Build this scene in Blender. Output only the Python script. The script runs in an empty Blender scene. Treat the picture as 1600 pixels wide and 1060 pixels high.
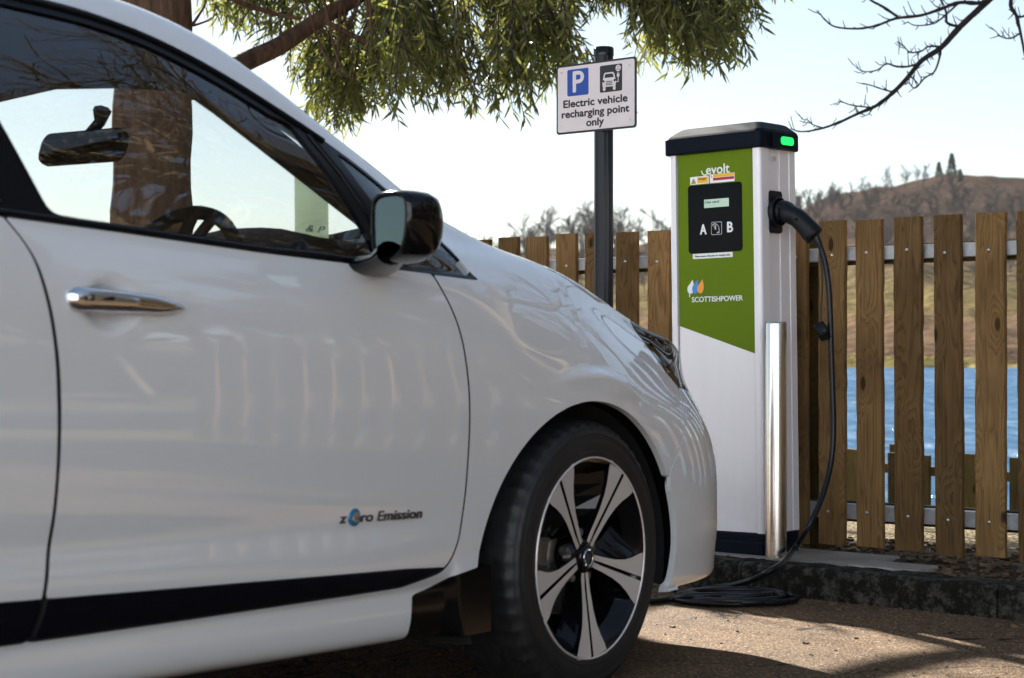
import bpy, bmesh, math, random
import numpy as np
from mathutils import Vector, Matrix
R = math.radians
scene = bpy.context.scene
COL = scene.collection
random.seed(7); np.random.seed(7)

# ------------------------------------------------------------------ camera, world, sun, exposure
SUN_EL, SUN_AZ = 29.5, -24.0                 # degrees; azimuth from +Y, negative = to the left
cam_d = bpy.data.cameras.new('camera'); cam = bpy.data.objects.new('camera', cam_d); COL.objects.link(cam)
cam.location = (0, 0, 0.8); cam.rotation_euler = (R(90), 0, 0)
cam_d.sensor_width = 36; cam_d.lens = 66.375; cam_d.shift_y = 15/1600
cam_d.clip_start = 0.05; cam_d.clip_end = 6000
cam_d.dof.use_dof = True; cam_d.dof.focus_distance = 6.35; cam_d.dof.aperture_fstop = 6.5
scene.camera = cam
w = bpy.data.worlds.new('World'); scene.world = w; w.use_nodes = True
nt = w.node_tree; bg = nt.nodes['Background']
sky = nt.nodes.new('ShaderNodeTexSky'); sky.sky_type = 'NISHITA'; sky.sun_disc = False
sky.sun_elevation = R(SUN_EL); sky.sun_rotation = R(SUN_AZ)
sky.air_density = 1.0; sky.dust_density = 0.3; sky.ozone_density = 1.2; sky.altitude = 100
gm = nt.nodes.new('ShaderNodeGamma'); gm.inputs[1].default_value = 0.7      # softer sky contrast, as in the photograph's print
nt.links.new(sky.outputs[0], gm.inputs[0]); nt.links.new(gm.outputs[0], bg.inputs[0]); bg.inputs[1].default_value = 0.064
sun_d = bpy.data.lights.new('sun', 'SUN'); sun = bpy.data.objects.new('sun', sun_d); COL.objects.link(sun)
sun_d.energy = 5.0; sun_d.angle = R(0.53); sun_d.color = (1.0, 0.945, 0.86)
S_DIR = Vector((math.sin(R(SUN_AZ))*math.cos(R(SUN_EL)), math.cos(R(SUN_AZ))*math.cos(R(SUN_EL)), math.sin(R(SUN_EL))))
sun.rotation_euler = S_DIR.to_track_quat('Z', 'Y').to_euler(); sun.location = (-20, 40, 40)
vs = scene.view_settings; vs.view_transform = 'Standard'; vs.look = 'None'; vs.gamma = 1; vs.exposure = 2.05

# ------------------------------------------------------------------ helpers
def tag(o, label=None, cat=None, group=None, kind=None):
    if label: o['label'] = label
    if cat: o['category'] = cat
    if group: o['group'] = group
    if kind: o['kind'] = kind
    return o
def link(name, me, parent=None, loc=(0, 0, 0)):
    o = bpy.data.objects.new(name, me); COL.objects.link(o); o.location = loc
    if parent is not None: o.parent = parent
    return o
def empty(name, loc=(0, 0, 0), rz=0.0):
    o = bpy.data.objects.new(name, None); COL.objects.link(o); o.location = loc; o.rotation_euler = (0, 0, rz)
    o.empty_display_size = 0.1
    return o

class MB:
    """collects geometry for one mesh object"""
    def __init__(s): s.v = []; s.f = []; s.m = []; s.sm = []
    def add(s, vs, fs, mi=0, smooth=False):
        b = len(s.v); s.v += [tuple(v) for v in vs]
        for f in fs: s.f.append([b+i for i in f]); s.m.append(mi); s.sm.append(smooth)
    def box(s, c, size, mi=0, M=None):
        x, y, z = [q/2 for q in size]; P = []
        for sx in (-1, 1):
            for sy in (-1, 1):
                for sz in (-1, 1): P.append(Vector((sx*x, sy*y, sz*z)))
        if M is not None: P = [M @ p for p in P]
        P = [p+Vector(c) for p in P]
        s.add(P, [(0, 1, 3, 2), (4, 6, 7, 5), (0, 4, 5, 1), (2, 3, 7, 6), (0, 2, 6, 4), (1, 5, 7, 3)], mi)
    def tube(s, pts, rad, n=8, mi=0, smooth=True, caps=True):
        pts = [Vector(p) for p in pts]
        if not hasattr(rad, '__len__'): rad = [rad]*len(pts)
        t0 = (pts[1]-pts[0]).normalized()
        up = Vector((0, 0, 1)) if abs(t0.z) < .9 else Vector((1, 0, 0))
        a = t0.cross(up).normalized(); V = []
        for i, p in enumerate(pts):
            t = (pts[min(i+1, len(pts)-1)]-pts[max(i-1, 0)])
            if t.length < 1e-9: t = t0
            t.normalize(); a = (a-t*a.dot(t)).normalized(); b = t.cross(a)
            for k in range(n):
                an = 2*math.pi*k/n; V.append(p+(a*math.cos(an)+b*math.sin(an))*rad[i])
        F = []
        for i in range(len(pts)-1):
            for k in range(n):
                F.append((i*n+k, i*n+(k+1) % n, (i+1)*n+(k+1) % n, (i+1)*n+k))
        s.add(V, F, mi, smooth)
        if caps:
            s.add(V[:n], [tuple(range(n))[::-1]], mi); s.add(V[-n:], [tuple(range(n))], mi)
    def lathe(s, prof, n=48, mi=0, M=None, smooth=True, closed=False):
        """prof: list of (r, h) revolved about local z"""
        V = []
        for (r, h) in prof:
            for k in range(n):
                a = 2*math.pi*k/n; p = Vector((r*math.cos(a), r*math.sin(a), h)); V.append(M @ p if M else p)
        F = []; m = len(prof)
        for i in range(m if closed else m-1):
            j = (i+1) % m
            for k in range(n): F.append((i*n+k, i*n+(k+1) % n, j*n+(k+1) % n, j*n+k))
        s.add(V, F, mi, smooth)
    def prism(s, poly, h0, h1, M=None, mi=0, mi_side=None):
        """poly: 2D ccw outline in local xy, between heights h0<h1"""
        n = len(poly); V = [Vector((p[0], p[1], h0)) for p in poly]+[Vector((p[0], p[1], h1)) for p in poly]
        if M is not None: V = [M @ v for v in V]
        s.add(V, [tuple(range(n))[::-1], tuple(range(n, 2*n))], mi)
        ms = mi if mi_side is None else mi_side
        s.add(V, [(i, (i+1) % n, n+(i+1) % n, n+i) for i in range(n)], ms)
    def build(s, name, mats, parent=None, loc=(0, 0, 0), bevel=0, bseg=2, recalc=False):
        me = bpy.data.meshes.new(name)
        me.from_pydata(s.v, [], s.f)
        for m in (mats if isinstance(mats, (list, tuple)) else [mats]): me.materials.append(m)
        me.polygons.foreach_set('material_index', s.m); me.polygons.foreach_set('use_smooth', s.sm)
        if recalc:
            bm = bmesh.new(); bm.from_mesh(me); bmesh.ops.remove_doubles(bm, verts=bm.verts, dist=1e-5)
            bmesh.ops.recalc_face_normals(bm, faces=bm.faces); bm.to_mesh(me); bm.free()
        me.update()
        o = link(name, me, parent, loc)
        if bevel:
            if not recalc:
                bm = bmesh.new(); bm.from_mesh(me); bmesh.ops.remove_doubles(bm, verts=bm.verts, dist=1e-5); bm.to_mesh(me); bm.free()
            md = o.modifiers.new('bevel', 'BEVEL'); md.width = bevel; md.segments = bseg; md.limit_method = 'ANGLE'; md.angle_limit = R(35)
        return o

def pchip(xk, yk, x):
    xk = np.asarray(xk, float); yk = np.asarray(yk, float); x = np.clip(x, xk[0], xk[-1])
    h = np.diff(xk); dl = np.diff(yk)/h; n = len(xk); d = np.zeros(n)
    if n == 2: d[:] = dl[0]
    else:
        for i in range(1, n-1):
            if dl[i-1]*dl[i] > 0:
                w1 = 2*h[i]+h[i-1]; w2 = h[i]+2*h[i-1]; d[i] = (w1+w2)/(w1/dl[i-1]+w2/dl[i])
        d[0] = dl[0]; d[-1] = dl[-1]
    i = np.clip(np.searchsorted(xk, x)-1, 0, n-2); t = (x-xk[i])/h[i]
    return (2*t**3-3*t**2+1)*yk[i]+(t**3-2*t**2+t)*h[i]*d[i]+(-2*t**3+3*t**2)*yk[i+1]+(t**3-t**2)*h[i]*d[i+1]
def sstep(a, b, x): t = np.clip((x-a)/(b-a), 0, 1); return t*t*(3-2*t)
def catmull(pts, n=8):
    P = [Vector(p) for p in pts]; out = []
    for i in range(len(P)-1):
        p0 = P[max(i-1, 0)]; p1 = P[i]; p2 = P[i+1]; p3 = P[min(i+2, len(P)-1)]
        for k in range(n):
            t = k/n; out.append(.5*((2*p1)+(p2-p0)*t+(2*p0-5*p1+4*p2-p3)*t*t+(3*p1-p0-3*p2+p3)*t**3))
    out.append(P[-1]); return out
def rrect(w, h, r, n=6, cx=0, cy=0):
    P = []
    for (sx, sy, a0) in ((1, 1, 0), (-1, 1, 90), (-1, -1, 180), (1, -1, 270)):
        for k in range(n+1):
            a = R(a0+90*k/n); P.append((cx+sx*(w/2-r)+r*math.cos(a), cy+sy*(h/2-r)+r*math.sin(a)))
    return P
def frame(origin, ex, ey, ez):
    M = Matrix.Identity(4)
    for i, e in enumerate((ex, ey, ez)): M[0][i], M[1][i], M[2][i] = e[0], e[1], e[2]
    M[0][3], M[1][3], M[2][3] = origin
    return M
CAP_RATIO = [None]
def text_obj(name, s, caph, mat, M, parent=None, width=None, extrude=0.0006, bold=0.0, align='CENTER', shear=0.0, stack=0.0):
    """text whose baseline runs through the origin of M; caph = height of a capital"""
    def conv(body, size, off):
        cu = bpy.data.curves.new('txt', 'FONT'); cu.body = body; cu.size = size; cu.align_x = align; cu.align_y = 'TOP_BASELINE'
        cu.extrude = extrude; cu.offset = off; cu.shear = shear; cu.resolution_u = 4
        to = bpy.data.objects.new('txt', cu); COL.objects.link(to)
        dg = bpy.context.evaluated_depsgraph_get(); me = bpy.data.meshes.new_from_object(to.evaluated_get(dg))
        COL.objects.unlink(to); bpy.data.objects.remove(to)
        co = np.empty(len(me.vertices)*3); me.vertices.foreach_get('co', co); return me, co.reshape(-1, 3)
    if CAP_RATIO[0] is None:
        m0, c0_ = conv('H', 1.0, 0); CAP_RATIO[0] = c0_[:, 1].max()-c0_[:, 1].min(); bpy.data.meshes.remove(m0)
    me, co = conv(s, caph/CAP_RATIO[0], bold)
    if width:
        k = width/(co[:, 0].max()-co[:, 0].min()); co[:, 0] *= k
        if align == 'CENTER': co[:, 0] -= (co[:, 0].max()+co[:, 0].min())/2
    A = np.array(M)
    if stack:
        pl_ = [list(p.vertices) for p in me.polygons]; AV = []; AF = []
        for q, (dx, dy) in enumerate(((0, 0), (stack, 0), (-stack, 0), (0, stack), (0, -stack))):
            AF += [[i+len(co)*q for i in p] for p in pl_]; AV.append(co+np.array([dx, dy, q*.00004]))
        co = np.concatenate(AV); bpy.data.meshes.remove(me); me = bpy.data.meshes.new(name); me.from_pydata(co.tolist(), [], AF)
    co = co @ A[:3, :3].T+A[:3, 3]
    me.vertices.foreach_set('co', co.ravel()); me.name = name; me.materials.clear(); me.materials.append(mat); me.update()
    return link(name, me, parent)

# ------------------------------------------------------------------ materials
def newmat(name):
    m = bpy.data.materials.new(name); m.use_nodes = True; t = m.node_tree
    return m, t, t.nodes['Principled BSDF'], t.nodes['Material Output']
def simple(name, col, rough=.5, metal=0.0, coat=0.0, bump=0, bscale=200, spec=.5, vary=0, vscale=8):
    m, t, p, o = newmat(name)
    p.inputs['Base Color'].default_value = (*col, 1); p.inputs['Roughness'].default_value = rough
    p.inputs['Metallic'].default_value = metal; p.inputs['Coat Weight'].default_value = coat
    p.inputs['Specular IOR Level'].default_value = spec
    tc = None
    if bump or vary:
        tc = t.nodes.new('ShaderNodeTexCoord')
    if bump:
        n = t.nodes.new('ShaderNodeTexNoise'); n.inputs['Scale'].default_value = bscale; n.inputs['Detail'].default_value = 3
        b = t.nodes.new('ShaderNodeBump'); b.inputs['Strength'].default_value = bump; b.inputs['Distance'].default_value = .002
        t.links.new(tc.outputs['Object'], n.inputs['Vector']); t.links.new(n.outputs[0], b.inputs['Height']); t.links.new(b.outputs[0], p.inputs['Normal'])
    if vary:
        n = t.nodes.new('ShaderNodeTexNoise'); n.inputs['Scale'].default_value = vscale; n.inputs['Detail'].default_value = 5
        r = t.nodes.new('ShaderNodeValToRGB'); t.links.new(tc.outputs['Object'], n.inputs['Vector']); t.links.new(n.outputs[0], r.inputs[0])
        a, b2 = 1-vary, 1+vary
        r.color_ramp.elements[0].position = .3; r.color_ramp.elements[1].position = .7
        r.color_ramp.elements[0].color = (*[min(1, c*a) for c in col], 1); r.color_ramp.elements[1].color = (*[min(1, c*b2) for c in col], 1)
        t.links.new(r.outputs[0], p.inputs['Base Color'])
        mr = t.nodes.new('ShaderNodeMapRange'); mr.inputs['To Min'].default_value = rough*.8; mr.inputs['To Max'].default_value = min(1, rough*1.25)
        t.links.new(n.outputs[0], mr.inputs['Value']); t.links.new(mr.outputs[0], p.inputs['Roughness'])
    return m
def noise(t, vec, scale, detail=4, rough=.55, dist=0):
    n = t.nodes.new('ShaderNodeTexNoise'); n.inputs['Scale'].default_value = scale; n.inputs['Detail'].default_value = detail
    n.inputs['Roughness'].default_value = rough; n.inputs['Distortion'].default_value = dist
    t.links.new(vec, n.inputs['Vector']); return n.outputs[0]
def ramp(t, fac, stops, mode='LINEAR'):
    r = t.nodes.new('ShaderNodeValToRGB'); r.color_ramp.interpolation = mode
    e = r.color_ramp.elements
    while len(e) < len(stops): e.new(.5)
    for i, (p, c) in enumerate(stops): e[i].position = p; e[i].color = (*c, 1) if len(c) == 3 else c
    t.links.new(fac, r.inputs[0]); return r.outputs[0]
def mixc(t, fac, a, b, mode='MIX'):
    m = t.nodes.new('ShaderNodeMix'); m.data_type = 'RGBA'; m.blend_type = mode
    for s, v in ((m.inputs[0], fac), (m.inputs[6], a), (m.inputs[7], b)):
        if isinstance(v, (int, float)): s.default_value = v
        elif isinstance(v, tuple): s.default_value = (*v, 1)
        else: t.links.new(v, s)
    return m.outputs[2]
def mathn(t, op, a, b=0.0):
    m = t.nodes.new('ShaderNodeMath'); m.operation = op
    for s, v in ((m.inputs[0], a), (m.inputs[1], b)):
        if isinstance(v, (int, float)): s.default_value = v
        else: t.links.new(v, s)
    return m.outputs[0]
def bumpn(t, p, h, strength, dist):
    b = t.nodes.new('ShaderNodeBump'); b.inputs['Strength'].default_value = strength; b.inputs['Distance'].default_value = dist
    t.links.new(h, b.inputs['Height']); t.links.new(b.outputs[0], p.inputs['Normal'])
def coords(t, kind='Object', scale=None, loc=None):
    tc = t.nodes.new('ShaderNodeTexCoord'); out = tc.outputs[kind]
    if scale is not None or loc is not None:
        mp = t.nodes.new('ShaderNodeMapping'); t.links.new(out, mp.inputs['Vector'])
        if scale: mp.inputs['Scale'].default_value = scale
        if loc is not None: t.links.new(loc, mp.inputs['Location'])
        out = mp.outputs[0]
    return out

# car paint: white outside, grey trim on the inner side of each panel
def paint_mat():
    m, t, p, o = newmat('white_car_paint')
    p.inputs['Base Color'].default_value = (.76, .77, .785, 1); p.inputs['Roughness'].default_value = .40
    p.inputs['Coat Weight'].default_value = 1.0; p.inputs['Coat Roughness'].default_value = .008; p.inputs['Coat IOR'].default_value = 1.95
    c = coords(t); n = noise(t, c, 900, 2)
    b = t.nodes.new('ShaderNodeBump'); b.inputs['Strength'].default_value = .004; b.inputs['Distance'].default_value = .0005
    t.links.new(n, b.inputs['Height']); t.links.new(b.outputs[0], p.inputs['Coat Normal'])
    tr = t.nodes.new('ShaderNodeBsdfPrincipled'); tr.inputs['Base Color'].default_value = (.012, .012, .014, 1); tr.inputs['Roughness'].default_value = .9
    g = t.nodes.new('ShaderNodeNewGeometry'); mx = t.nodes.new('ShaderNodeMixShader')
    t.links.new(g.outputs['Backfacing'], mx.inputs[0]); t.links.new(p.outputs[0], mx.inputs[1]); t.links.new(tr.outputs[0], mx.inputs[2]); t.links.new(mx.outputs[0], o.inputs[0])
    return m
def glass_mat(name, tint, ior=1.6, lo=0.0):
    m, t, p, o = newmat(name); t.nodes.remove(p)
    tr = t.nodes.new('ShaderNodeBsdfTransparent'); tr.inputs[0].default_value = (*tint, 1)
    gl = t.nodes.new('ShaderNodeBsdfGlossy'); gl.inputs['Roughness'].default_value = .0
    fr = t.nodes.new('ShaderNodeFresnel'); g = t.nodes.new('ShaderNodeNewGeometry'); mr = t.nodes.new('ShaderNodeMapRange'); mr.inputs['To Min'].default_value = ior; mr.inputs['To Max'].default_value = 1/ior; t.links.new(g.outputs['Backfacing'], mr.inputs['Value']); t.links.new(mr.outputs[0], fr.inputs[0])
    mx = t.nodes.new('ShaderNodeMixShader'); t.links.new(fr.outputs[0], mx.inputs[0]); t.links.new(tr.outputs[0], mx.inputs[1]); t.links.new(gl.outputs[0], mx.inputs[2])
    t.links.new(mx.outputs[0], o.inputs[0]); return m
M_PAINT = paint_mat()
M_GLASS = glass_mat('tinted_window_glass', (.84, .88, .89), 2.1)
M_WSCREEN = glass_mat('windscreen_glass', (.93, .96, .96), 1.35)
M_LENS = glass_mat('lamp_lens', (.55, .56, .58), 1.6)
M_TRIM = simple('black_window_trim', (.004, .005, .007), .26, bump=.03, bscale=600, spec=.15)
M_GLOSSBLK = simple('gloss_black_plastic', (.003, .003, .004), .10, spec=.35)
M_NAVYBLK = simple('blue_black_strip', (.002, .003, .008), .2, spec=.3)
M_DARK = simple('dark_lining_gap_shade', (.01, .01, .011), .85)
M_INT = simple('charcoal_interior_plastic', (.010, .011, .014), .9, spec=0, bump=.3, bscale=500)
M_SEAT = simple('dark_seat_cloth', (.03, .031, .035), .9, bump=.5, bscale=900)
M_CHROME = simple('chrome', (.75, .76, .78), .10, 1.0)
M_BADGE = simple('dark_chrome_lettering', (.16, .16, .17), .25, .9)
M_GUARD = simple('black_guard_plastic', (.003, .003, .0035), .14, spec=.32)
M_MIRROR = simple('mirror_silver', (.11, .15, .165), .02, 1.0)
M_MACH = simple('machined_alloy', (.70, .66, .63), .36, .4, bump=.04, bscale=1500)
M_RUBBER = simple('tyre_rubber', (.012, .012, .013), .52, bump=.25, bscale=400, vary=.25, vscale=30)
M_DISC = simple('brake_steel', (.25, .22, .2), .4, .8, vary=.3, vscale=20)
M_BLUE = simple('blue_enamel', (.01, .14, .30), .15, coat=.8)
def panelmat():
    m, t, p, o = newmat('white_coated_panel'); c = coords(t); p.inputs['Roughness'].default_value = .4; n = noise(t, c, 5, 6, .65); sp = t.nodes.new('ShaderNodeSeparateXYZ'); t.links.new(c, sp.inputs[0])
    mp = t.nodes.new('ShaderNodeMapping'); mp.inputs['Scale'].default_value = (30, 30, 2); t.links.new(c, mp.inputs['Vector']); st = noise(t, mp.outputs[0], 1, 4, .6)
    splash = mathn(t, 'MULTIPLY', ramp(t, sp.outputs[2], [(.08, (1, 1, 1)), (.30, (0, 0, 0))]), ramp(t, n, [(.42, (0, 0, 0)), (.7, (1, 1, 1))]))
    k = mixc(t, mathn(t, 'MULTIPLY', splash, .35), mixc(t, mathn(t, 'MULTIPLY', ramp(t, st, [(.5, (0, 0, 0)), (.8, (1, 1, 1))]), .10), (.83, .80, .82), (.60, .57, .55)), (.38, .33, .28))
    t.links.new(k, p.inputs['Base Color']); return m
M_WHITEPANEL = panelmat()
M_ALU = simple('white_coated_aluminium', (.80, .77, .80), .35, .1, bump=.05, bscale=400)
M_GREEN = simple('green_vinyl', (.118, .185, .006), .6, spec=.12, vary=.05, vscale=4)
M_CAP = simple('dark_blue_moulded_cap', (.003, .0055, .012), .5, spec=.08, bump=.12, bscale=700)
M_SCREEN = simple('black_glass_panel', (.002, .0025, .004), .12, spec=.12)
M_WHITE = simple('white_print', (.8, .8, .8), .5)
M_BLACKPRINT = simple('black_print', (.01, .01, .012), .5)
M_GREY = simple('grey_print', (.45, .45, .46), .5)
M_YELLOW = simple('yellow_print', (.80, .42, .01), .5)
M_RED = simple('red_print', (.40, .01, .03), .5)
M_ORANGE = simple('orange_print', (.85, .32, .03), .5)
M_SKYBLUE = simple('blue_print', (.05, .24, .62), .5)
M_PBLUE = simple('parking_blue', (.005, .05, .30), .45)
M_SIGNFACE = simple('reflective_sign_face', (.62, .56, .56), .45, vary=.04, vscale=12)
M_POLE = simple('dark_grey_pole_coating', (.008, .011, .015), .38, spec=.25, bump=.08, bscale=200, vary=.2, vscale=6)
M_PLUG = simple('black_connector_plastic', (.004, .005, .008), .45, spec=.25, bump=.2, bscale=800)
M_CABLE = simple('black_cable_jacket', (.004, .005, .007), .36, spec=.35)
M_SCREW = simple('zinc_screw', (.55, .55, .56), .35, 1.0)
M_SILVERLAMP = simple('lamp_reflector', (.5, .5, .52), .15, 1.0)
def lamp_mat():
    m, t, p, o = newmat('green_status_light')
    p.inputs['Base Color'].default_value = (.02, .5, .15, 1); p.inputs['Emission Color'].default_value = (.01, .95, .16, 1); p.inputs['Emission Strength'].default_value = .26
    p.inputs['Roughness'].default_value = .2; return m
M_LAMP = lamp_mat()
def lcd_mat():
    m, t, p, o = newmat('lcd_display')
    p.inputs['Base Color'].default_value = (.42, .55, .44, 1); p.inputs['Emission Color'].default_value = (.35, .55, .40, 1); p.inputs['Emission Strength'].default_value = .05
    p.inputs['Roughness'].default_value = .2; return m
M_LCD = lcd_mat()
def brushed(name, col, rough):
    m, t, p, o = newmat(name); p.inputs['Metallic'].default_value = 1; p.inputs['Base Color'].default_value = (*col, 1)
    c = coords(t, 'Object', (1, 1, 90)); n = noise(t, c, 14, 5)
    mr = t.nodes.new('ShaderNodeMapRange'); mr.inputs['To Min'].default_value = rough*.7; mr.inputs['To Max'].default_value = rough*1.4
    t.links.new(n, mr.inputs['Value']); t.links.new(mr.outputs[0], p.inputs['Roughness'])
    p.inputs['Anisotropic'].default_value = .5
    bumpn(t, p, n, .12, .001); return m
M_STEEL = brushed('brushed_stainless', (.72, .69, .66), .2)
def galv():
    m, t, p, o = newmat('galvanised_steel'); p.inputs['Metallic'].default_value = .55
    c = coords(t); v = t.nodes.new('ShaderNodeTexVoronoi'); v.inputs['Scale'].default_value = 60; t.links.new(c, v.inputs['Vector'])
    n = noise(t, c, 12, 5); k = mixc(t, .5, ramp(t, v.outputs['Color'], [(0, (.26, .27, .29)), (1, (.42, .43, .45))]), ramp(t, n, [(.3, (.24, .24, .25)), (.7, (.46, .47, .49))]))
    t.links.new(k, p.inputs['Base Color']); p.inputs['Roughness'].default_value = .5; return m
M_GALV = galv()
def wood(name, dark, mid, light, knots=True):
    m, t, p, o = newmat(name)
    oi = t.nodes.new('ShaderNodeObjectInfo'); cmb = t.nodes.new('ShaderNodeCombineXYZ')
    t.links.new(mathn(t, 'MULTIPLY', oi.outputs['Random'], 37), cmb.inputs[0]); t.links.new(mathn(t, 'MULTIPLY', oi.outputs['Random'], 91), cmb.inputs[2])
    raw = coords(t, 'Object', (1, 1, 1), cmb.outputs[0])
    # knots: sparse voronoi cells squeezed along the board; the grain bends round them
    mp = t.nodes.new('ShaderNodeMapping'); mp.inputs['Scale'].default_value = (11, 3, 4.6); t.links.new(raw, mp.inputs['Vector'])
    vo = t.nodes.new('ShaderNodeTexVoronoi'); vo.inputs['Scale'].default_value = 1.0; vo.inputs['Randomness'].default_value = 1; t.links.new(mp.outputs[0], vo.inputs['Vector'])
    kd = vo.outputs['Distance']
    pull = mathn(t, 'MULTIPLY', ramp(t, kd, [(0, (1, 1, 1)), (.55, (0, 0, 0))], 'EASE'), .32)
    mp2 = t.nodes.new('ShaderNodeMapping'); mp2.inputs['Scale'].default_value = (9, 9, .75); t.links.new(raw, mp2.inputs['Vector'])
    nz = noise(t, mp2.outputs[0], 1.6, 3, .5, .4)
    rings = mathn(t, 'ADD', mathn(t, 'MULTIPLY', nz, 1.0), pull)
    saw = mathn(t, 'FRACT', mathn(t, 'MULTIPLY', rings, 11))
    gr = ramp(t, saw, [(0, dark), (.12, mid), (.75, light), (.93, mid), (1, dark)])
    mp3 = t.nodes.new('ShaderNodeMapping'); mp3.inputs['Scale'].default_value = (160, 160, 5); t.links.new(raw, mp3.inputs['Vector'])
    fine = noise(t, mp3.outputs[0], 1, 4, .6)
    c = mixc(t, .55, gr, mixc(t, fine, dark, light))
    big = noise(t, raw, 3.2, 4); c = mixc(t, mathn(t, 'MULTIPLY', ramp(t, big, [(.45, (0, 0, 0)), (.75, (1, 1, 1))]), .55), c, dark)
    if knots:
        kk = ramp(t, kd, [(0, (1, 1, 1)), (.085, (1, 1, 1)), (.14, (0, 0, 0))])
        c = mixc(t, mathn(t, 'MULTIPLY', kk, .85), c, (dark[0]*.35, dark[1]*.35, dark[2]*.4))
    hsv = t.nodes.new('ShaderNodeHueSaturation'); t.links.new(c, hsv.inputs['Color'])
    mr = t.nodes.new('ShaderNodeMapRange'); mr.inputs['To Min'].default_value = .62; mr.inputs['To Max'].default_value = 1.35
    t.links.new(oi.outputs['Random'], mr.inputs['Value']); t.links.new(mr.outputs[0], hsv.inputs['Value'])
    t.links.new(hsv.outputs[0], p.inputs['Base Color']); p.inputs['Specular IOR Level'].default_value = .12; p.inputs['Roughness'].default_value = .75
    bumpn(t, p, mathn(t, 'ADD', fine, mathn(t, 'MULTIPLY', saw, .4)), .5, .002); return m
M_WOOD = wood('sawn_fence_timber', (.052, .026, .009), (.145, .082, .030), (.25, .15, .060))
M_WOOD2 = wood('weathered_fence_timber', (.035, .026, .009), (.085, .06, .02), (.13, .095, .034))
def bark(name, a, b, sc):
    m, t, p, o = newmat(name); c = coords(t, 'Object', (sc, sc, sc*.25)); n = noise(t, c, 6, 6, .6, .5)
    t.links.new(ramp(t, n, [(.3, a), (.7, b)]), p.inputs['Base Color']); p.inputs['Specular IOR Level'].default_value = .12; p.inputs['Roughness'].default_value = .9; bumpn(t, p, n, .8, .02); return m
M_BARK = bark('red_brown_bark', (.045, .025, .016), (.13, .078, .05), 4)
M_BARK2 = bark('grey_brown_bark', (.05, .038, .022), (.26, .20, .11), 5)
M_TWIG = simple('dark_twig', (.02, .018, .018), .9)
def leafmat(name, c1, c2, c3, trans=.55):
    m, t, p, o = newmat(name); t.nodes.remove(p)
    at = t.nodes.new('ShaderNodeAttribute'); at.attribute_name = 'tint'
    c = ramp(t, at.outputs['Fac'], [(0, c1), (.55, c2), (1, c3)])
    d = t.nodes.new('ShaderNodeBsdfPrincipled'); d.inputs['Roughness'].default_value = .42; t.links.new(c, d.inputs['Base Color'])
    tr = t.nodes.new('ShaderNodeBsdfTranslucent'); t.links.new(mixc(t, .5, c, (.30, .30, .05)), tr.inputs[0])
    mx = t.nodes.new('ShaderNodeMixShader'); mx.inputs[0].default_value = trans
    t.links.new(d.outputs[0], mx.inputs[1]); t.links.new(tr.outputs[0], mx.inputs[2]); t.links.new(mx.outputs[0], o.inputs[0]); return m
M_LEAF = leafmat('eucalyptus_leaf', (.035, .055, .018), (.11, .125, .035), (.26, .23, .07), .52)
M_NEEDLE = leafmat('conifer_needles', (.008, .02, .014), (.015, .04, .022), (.03, .06, .03), .2)

def tarmac():
    m, t, p, o = newmat('worn_tarmac'); c = coords(t)
    v = t.nodes.new('ShaderNodeTexVoronoi'); v.inputs['Scale'].default_value = 150; t.links.new(c, v.inputs['Vector'])
    v2 = t.nodes.new('ShaderNodeTexVoronoi'); v2.inputs['Scale'].default_value = 420; t.links.new(c, v2.inputs['Vector'])
    st = ramp(t, v.outputs['Color'], [(0, (.012, .008, .005)), (.3, (.105, .064, .034)), (.75, (.20, .126, .07)), (1, (.68, .49, .31))])
    st2 = ramp(t, v2.outputs['Color'], [(0, (.010, .007, .0045)), (1, (.40, .26, .15))])
    k = mixc(t, .4, st, st2)
    gap = ramp(t, v.outputs['Distance'], [(.35, (1, 1, 1)), (.75, (.25, .25, .25))]); k = mixc(t, .8, k, gap, 'MULTIPLY')
    big = noise(t, c, 2.2, 5); k = mixc(t, 1, k, ramp(t, big, [(.3, (.72, .72, .72)), (.7, (1.12, 1.1, 1.05))]), 'MULTIPLY')
    # crack lines
    vc = t.nodes.new('ShaderNodeTexVoronoi'); vc.feature = 'DISTANCE_TO_EDGE'; vc.inputs['Scale'].default_value = .9
    wob = t.nodes.new('ShaderNodeVectorMath'); wob.operation = 'ADD'; nn = t.nodes.new('ShaderNodeTexNoise'); nn.inputs['Scale'].default_value = 4; t.links.new(c, nn.inputs['Vector'])
    t.links.new(c, wob.inputs[0]); t.links.new(nn.outputs['Color'], wob.inputs[1]); t.links.new(wob.outputs[0], vc.inputs['Vector'])
    cr = ramp(t, vc.outputs['Distance'], [(.004, (.12, .1, .08)), (.009, (1, 1, 1))]); k = mixc(t, 1, k, cr, 'MULTIPLY')
    t.links.new(k, p.inputs['Base Color']); p.inputs['Specular IOR Level'].default_value = .12; p.inputs['Roughness'].default_value = .82
    h = mathn(t, 'SUBTRACT', 1.0, v.outputs['Distance']); bumpn(t, p, mathn(t, 'ADD', h, mathn(t, 'MULTIPLY', noise(t, c, 40, 3), .6)), .6, .004); return m
M_TARMAC = tarmac()
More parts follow.
